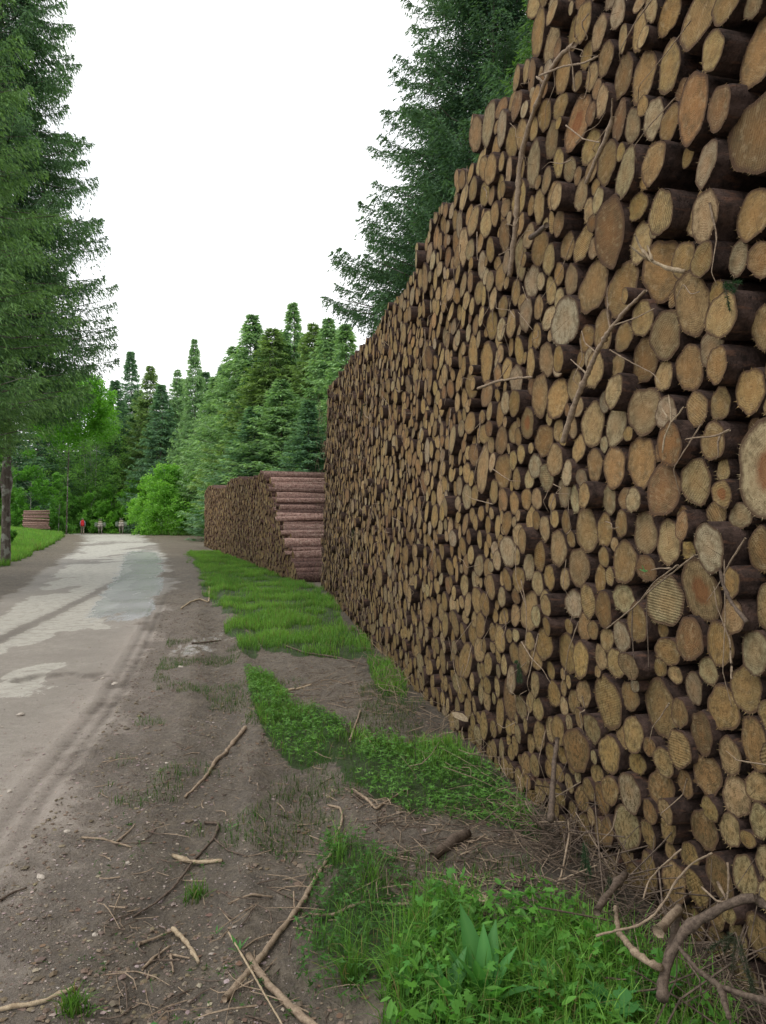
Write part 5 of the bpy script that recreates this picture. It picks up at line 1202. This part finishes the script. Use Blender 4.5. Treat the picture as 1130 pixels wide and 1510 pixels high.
# spruce sprigs caught in the wall
def sprig(label, px, py, off, size, down, green=True):
    s_, z_, _ = backproj(px, py, off); p = wallpt(s_, z_, off); t = empty('spruce_sprig', p); tag(t, label, 'sprig', 'green sprigs caught in the log wall')
    g = np.random.default_rng(int(px)); P = []; D = []
    mb = MB(); nstem = 5
    for k in range(nstem):
        a = down+g.normal(0, .6); ln = size*g.uniform(.6, 1.1); d = np.array([g.normal(0, .10), math.cos(a)+g.normal(0, .1), math.sin(a)]); d /= np.linalg.norm(d)
        mb.add(simple_tube([np.zeros(3), d*ln*.5, d*ln+np.array([0, 0, -.1*ln])], .0022, .001))
        m = int(240*ln/.12); f = g.random(m)*.95+.05; P.append(d*ln*f[:, None]); q = d+g.normal(0, .9, (m, 3)); D.append(q/np.linalg.norm(q, axis=1)[:, None])
    mb.build('stem', M_STICK_D, t)
    P = np.concatenate(P); D = np.concatenate(D); n = len(P); U = np.cross(D, g.normal(0, 1, (n, 3))); U /= np.linalg.norm(U, axis=1)[:, None]
    V = np.stack([P-U*.0008, P+U*.0008, P+D*.016], 1).reshape(-1, 3); T = np.arange(3*n).reshape(-1, 3)
    c = np.array([.03, .075, .03]) if green else np.array([.05, .065, .035]); C = np.repeat(np.concatenate([c*g.uniform(.6, 1.4, (n, 1)), np.ones((n, 1))], 1), 3, 0)
    link('needles', mk_mesh('needles', V, [T], [M_NEEDLE], attrs={'tint': ('FLOAT_COLOR', C)}), t)
sprig('dark green sprig between orange and tan logs low on the left', 765, 975, .12, .14, -1.4)
sprig('green sprig with a bud hanging above a round log at the upper right', 1068, 418, .12, .10, -2.6)
sprig('drooping sprig beside the foot of the wall', 862, 1240, .2, .16, -1.6)
sprig('grey-green sprig above the brush heap', 900, 1290, .2, .16, -1.5, False)
sprig('dull sprig at the right end of the bent branch', 1085, 1375, .30, .20, -1.5, False)
sprig('sprig hanging in mid wall far along the stack', 522, 780, .08, .26, -1.6, False)
sprig('dark sprig high on the far part of the wall', 534, 598, .08, .22, -1.5, False)

s_, z_, _ = backproj(951, 844, .09); p_ = wallpt(s_, z_, .09)
Vl, Tl, Cl = leaf_arrays(LOB3, np.array([[0, 0, 0.]]), np.array([math.pi/2+.3]), np.array([1.3]), np.array([.034]), np.array([[.18, .42, .16, 1]]))
o = link('leaf_sprout', mk_mesh('leaf_sprout', Vl, [Tl], [M_LEAF], attrs={'tint': ('FLOAT_COLOR', Cl)}), loc=p_); tag(o, 'small pale green leaf stuck on a brown log end', 'leaf')

# ------------------------------------------------------------------ walkers and pack donkeys, far down the road
M_RED = m_plain('red_fabric', rgba(.75, .045, .05), .8, .15, 12); M_GREYC = m_plain('pale_trousers', rgba(.32, .27, .20), .85, .2, 12)
M_BLUE = m_plain('pale_shirt', rgba(.42, .47, .60), .85, .2, 12); M_SKIN = m_plain('skin', rgba(.50, .32, .24), .6, .1, 12); M_HAIR = m_plain('grey_hair', rgba(.22, .19, .16), .8, .3, 40)
M_COAT = m_plain('donkey_coat', rgba(.26, .23, .19), .9, .3, 5); M_COATD = m_plain('dark_donkey_coat', rgba(.035, .032, .03), .9, .3, 5); M_LEGP = m_plain('dark_hoof', rgba(.07, .055, .05), .8, .3, 9)
M_PACK = m_plain('grey_green_canvas', rgba(.22, .26, .20), .85, .25, 9); M_PACK2 = m_plain('khaki_canvas', rgba(.30, .27, .18), .85, .25, 9); M_STRAP = m_plain('pale_strap', rgba(.55, .5, .42), .8, .1, 9); M_BOOT = m_plain('dark_boot', rgba(.05, .04, .035), .7, .2, 9)
def skin_body(name, joints, edges, mat, parent, sub=2):
    me = bpy.data.meshes.new(name); me.from_pydata([j[:3] for j in joints], edges, []); me.materials.append(mat)
    o = link(name, me, parent)
    m = o.modifiers.new('skin', 'SKIN'); m.use_smooth_shade = True
    for i, j in enumerate(joints):
        sv = me.skin_vertices[0].data[i]; rx = j[3]; sv.radius = (rx, j[4] if len(j) > 4 else rx); sv.use_root = (i == 0)
    s = o.modifiers.new('sub', 'SUBSURF'); s.levels = sub; s.render_levels = sub
    return o
def ell(name, c, r, mat, parent, boxy=0.0, n=3):
    bm = bmesh.new(); bmesh.ops.create_icosphere(bm, subdivisions=n, radius=1)
    for v in bm.verts:
        q = v.co
        if boxy:
            mx = max(abs(q.x), abs(q.y), abs(q.z)); q = q.lerp(q/mx*.92, boxy)
        k = 1+.05*math.sin(q.x*5+q.z*7)
        v.co = Vector((q.x*r[0]*k, q.y*r[1]*k, q.z*r[2]*k))+Vector(c)
    for f in bm.faces: f.smooth = True
    me = bpy.data.meshes.new(name); bm.to_mesh(me); bm.free(); me.materials.append(mat); return link(name, me, parent)
def placed(px, Y): 
    x = at(px, Y); return (x, Y, float(zlow(x, Y)))
# person seen from behind, walking away, red rucksack
pz_ = placed(122, 79)
P_ = empty('person', pz_, R(20)); tag(P_, 'person in pale trousers with a red backpack walking away down the road', 'person')
J = [(0, 0, .98, .14, .11), (0, 0, 1.18, .13, .10), (0, .01, 1.36, .16, .11), (0, .02, 1.50, .06), (0, .04, 1.57, .055), (0, .05, 1.66, .085, .095), (0, .05, 1.74, .07, .08),
     (-.19, .01, 1.43, .06), (-.25, .04, 1.16, .045), (-.24, .16, .96, .035), (-.235, .20, .88, .03), (.19, .01, 1.43, .06), (.25, -.02, 1.16, .045), (.25, .02, .92, .035), (.25, .04, .84, .03),
     (-.10, 0, .88, .085), (-.11, .14, .50, .06), (-.11, .10, .09, .042), (-.11, .22, .04, .035), (.10, 0, .88, .085), (.11, -.08, .50, .06), (.11, -.26, .12, .042), (.11, -.16, .04, .035)]
E = [(0, 1), (1, 2), (2, 3), (3, 4), (4, 5), (5, 6), (2, 7), (7, 8), (8, 9), (9, 10), (2, 11), (11, 12), (12, 13), (13, 14), (0, 15), (15, 16), (16, 17), (17, 18), (0, 19), (19, 20), (20, 21), (21, 22)]
skin_body('body', J, E, M_SKIN, P_)
skin_body('shirt', [(0, 0, 1.0, .155, .125), (0, 0, 1.2, .145, .115), (0, .01, 1.37, .175, .125), (0, .02, 1.49, .07), (-.19, .01, 1.43, .075), (-.25, .04, 1.16, .058), (-.24, .15, .98, .045), (.19, .01, 1.43, .075), (.25, -.02, 1.16, .058), (.25, .02, .95, .045)], [(0, 1), (1, 2), (2, 3), (2, 4), (4, 5), (5, 6), (2, 7), (7, 8), (8, 9)], M_BLUE, P_)
skin_body('trousers', [(0, 0, .97, .16, .13), (-.10, 0, .88, .105), (-.11, .14, .50, .08), (-.11, .10, .13, .062), (.10, 0, .88, .105), (.11, -.08, .50, .08), (.11, -.25, .16, .062)], [(0, 1), (1, 2), (2, 3), (0, 4), (4, 5), (5, 6)], M_GREYC, P_)
ell('hair', (0, .035, 1.70), (.098, .105, .098), M_HAIR, P_)
bp = ell('backpack', (0, -.20, 1.22), (.21, .15, .33), M_RED, P_, .55)
ell('top_flap', (0, -.20, .32+1.20), (.18, .14, .07), M_RED, bp, .4); ell('front_pocket', (0, -.35, 1.12), (.13, .06, .15), M_RED, bp, .5)
for sx_ in (-.11, .11): ell('boot', (sx_, .17 if sx_ < 0 else -.20, .055), (.055, .14, .06), M_BOOT, P_, .3)
for sx_ in (-.09, .09): ell('ear', (sx_*1.08, .05, 1.655), (.012, .025, .032), M_SKIN, P_)
def donkey(label, px, Y, rz, coat, pack, sc=1.0, packs=True, group='donkeys walking away down the road'):
    t = empty('donkey', placed(px, Y), rz, sc); tag(t, label, 'donkey', group)
    J = [(0, -.50, 1.02, .24, .25), (0, -.20, 1.00, .27, .29), (0, .20, 1.00, .26, .28), (0, .48, 1.03, .20, .25), (0, .72, 1.24, .12, .15), (0, .92, 1.42, .10, .12), (0, 1.10, 1.36, .095, .10), (0, 1.30, 1.22, .065), (0, 1.40, 1.15, .055),
         (-.15, -.62, .88, .13), (-.15, -.52, .62, .075), (-.14, -.70, .42, .045), (-.14, -.64, .10, .038), (-.14, -.61, .03, .048),
         (.15, -.62, .88, .13), (.15, -.66, .62, .075), (.14, -.86, .44, .045), (.14, -.84, .12, .038), (.14, -.80, .03, .048),
         (-.14, .48, .82, .09), (-.14, .50, .48, .05), (-.14, .48, .10, .035), (-.14, .51, .03, .045), (.14, .48, .82, .09), (.14, .60, .50, .05), (.14, .52, .14, .035), (.14, .56, .06, .045)]
    E = [(0, 1), (1, 2), (2, 3), (3, 4), (4, 5), (5, 6), (6, 7), (7, 8), (0, 9), (9, 10), (10, 11), (11, 12), (12, 13), (0, 14), (14, 15), (15, 16), (16, 17), (17, 18), (3, 19), (19, 20), (20, 21), (21, 22), (3, 23), (23, 24), (24, 25), (25, 26)]
    skin_body('body', J, E, coat, t)
    for s_ in (-1, 1):
        e = ell('ear', (0, 0, 0), (.045, .02, .15), coat, t); e.location = (s_*.09, .93, 1.66); e.rotation_euler = (.1, s_*.35, 0)
    skin_body('tail', [(0, -.76, 1.10, .035), (0, -.83, .90, .025), (0, -.83, .60, .025), (0, -.82, .42, .045)], [(0, 1), (1, 2), (2, 3)], M_LEGP, t)
    for (x_, y_) in ((-.14, -.61), (.14, -.80), (-.14, .51), (.14, .56)): ell('hoof', (x_, y_, .03), (.055, .065, .05), M_LEGP, t, .3, 2)
    if packs:
        for s_ in (-1, 1):
            b = ell('pannier', (s_*.42, .0, 1.08), (.18, .32, .24), pack, t, .6)
            ell('pannier_lid', (s_*.42, 0, 1.30), (.17, .30, .05), pack, b, .5)
        ell('saddle_pad', (0, 0, 1.24), (.29, .38, .09), M_STRAP, t, .3); ell('top_bag', (0, .02, 1.40), (.24, .26, .12), M_PACK2, t, .4)
        skin_body('breeching_strap', [(-.27, -.30, .98, .018), (-.22, -.72, .98, .018), (0, -.82, .99, .018), (.22, -.72, .98, .018), (.27, -.30, .98, .018)], [(0, 1), (1, 2), (2, 3), (3, 4)], M_STRAP, t, 1)
    return t
donkey('pack donkey in the middle of the road beside the person in red', 148, 78, R(22), M_COAT, M_PACK, .98)
donkey('pack donkey with grey-green panniers on the right of the road', 179, 77, R(20), M_COAT, M_PACK, 1.02)
donkey('black donkey half hidden behind the right-hand pack donkey', 189.5, 84, R(20), M_COATD, M_PACK, .66, False)

# ------------------------------------------------------------------ light, sky, camera
w = bpy.data.worlds.new('World'); scene.world = w; t = NT(w)
SUN_EL, SUN_AZ = R(58), R(-110)
sky = t.n('ShaderNodeTexSky', {'sky_type': 'NISHITA', 'sun_disc': False, 'sun_elevation': SUN_EL, 'sun_rotation': SUN_AZ, 'air_density': 1.0, 'dust_density': 2.5})
tc = t.n('ShaderNodeTexCoord').outputs['Generated']
b1 = t.n('ShaderNodeBackground', Strength=.10); t.set(b1, '_0', sky.outputs[0])
cn = t.noise(t.scalev(tc, (1, 1, 2.2)), 2.2, 5, .5)
cloud = t.mix(t.ramp(cn, [(.25, 0), (.75, 1)]), rgba(.93, .955, 1.0), rgba(1.02, 1.02, 1.02))
b2 = t.n('ShaderNodeBackground', Strength=1.5); t.set(b2, '_0', cloud)
mx = t.n('ShaderNodeMixShader'); t.set(mx, '_0', t.ramp(cn, [(.2, .86), (.5, .97)])); t.set(mx, '_1', b1.outputs[0]); t.set(mx, '_2', b2.outputs[0])
ow = t.n('ShaderNodeOutputWorld'); t.set(ow, 'Surface', mx.outputs[0])
sl = bpy.data.lights.new('sun', 'SUN'); sl.energy = 1.2; sl.angle = R(25); sl.color = (1, .96, .9)
so = bpy.data.objects.new('sun', sl); COL.objects.link(so)
d = Vector((math.sin(SUN_AZ)*math.cos(SUN_EL), math.cos(SUN_AZ)*math.cos(SUN_EL), math.sin(SUN_EL)))
so.rotation_euler = d.to_track_quat('Z', 'Y').to_euler()
cam = bpy.data.cameras.new('camera'); co = bpy.data.objects.new('camera', cam); COL.objects.link(co)
cam.sensor_fit = 'VERTICAL'; cam.sensor_height = 36; cam.sensor_width = 36*1130/1510; cam.lens = F/1510*36
cam.shift_y = 2/1510; cam.clip_start = .05; cam.clip_end = 3000
co.location = (0, 0, CAMZ); co.rotation_euler = (R(90), 0, 0); scene.camera = co
scene.view_settings.view_transform = 'Standard'; scene.view_settings.look = 'None'; scene.view_settings.exposure = 0; scene.view_settings.gamma = 1
scene.render.engine = 'CYCLES'; scene.cycles.max_bounces = 6; scene.cycles.diffuse_bounces = 3; scene.cycles.transmission_bounces = 3
scene.cycles.use_denoising = True
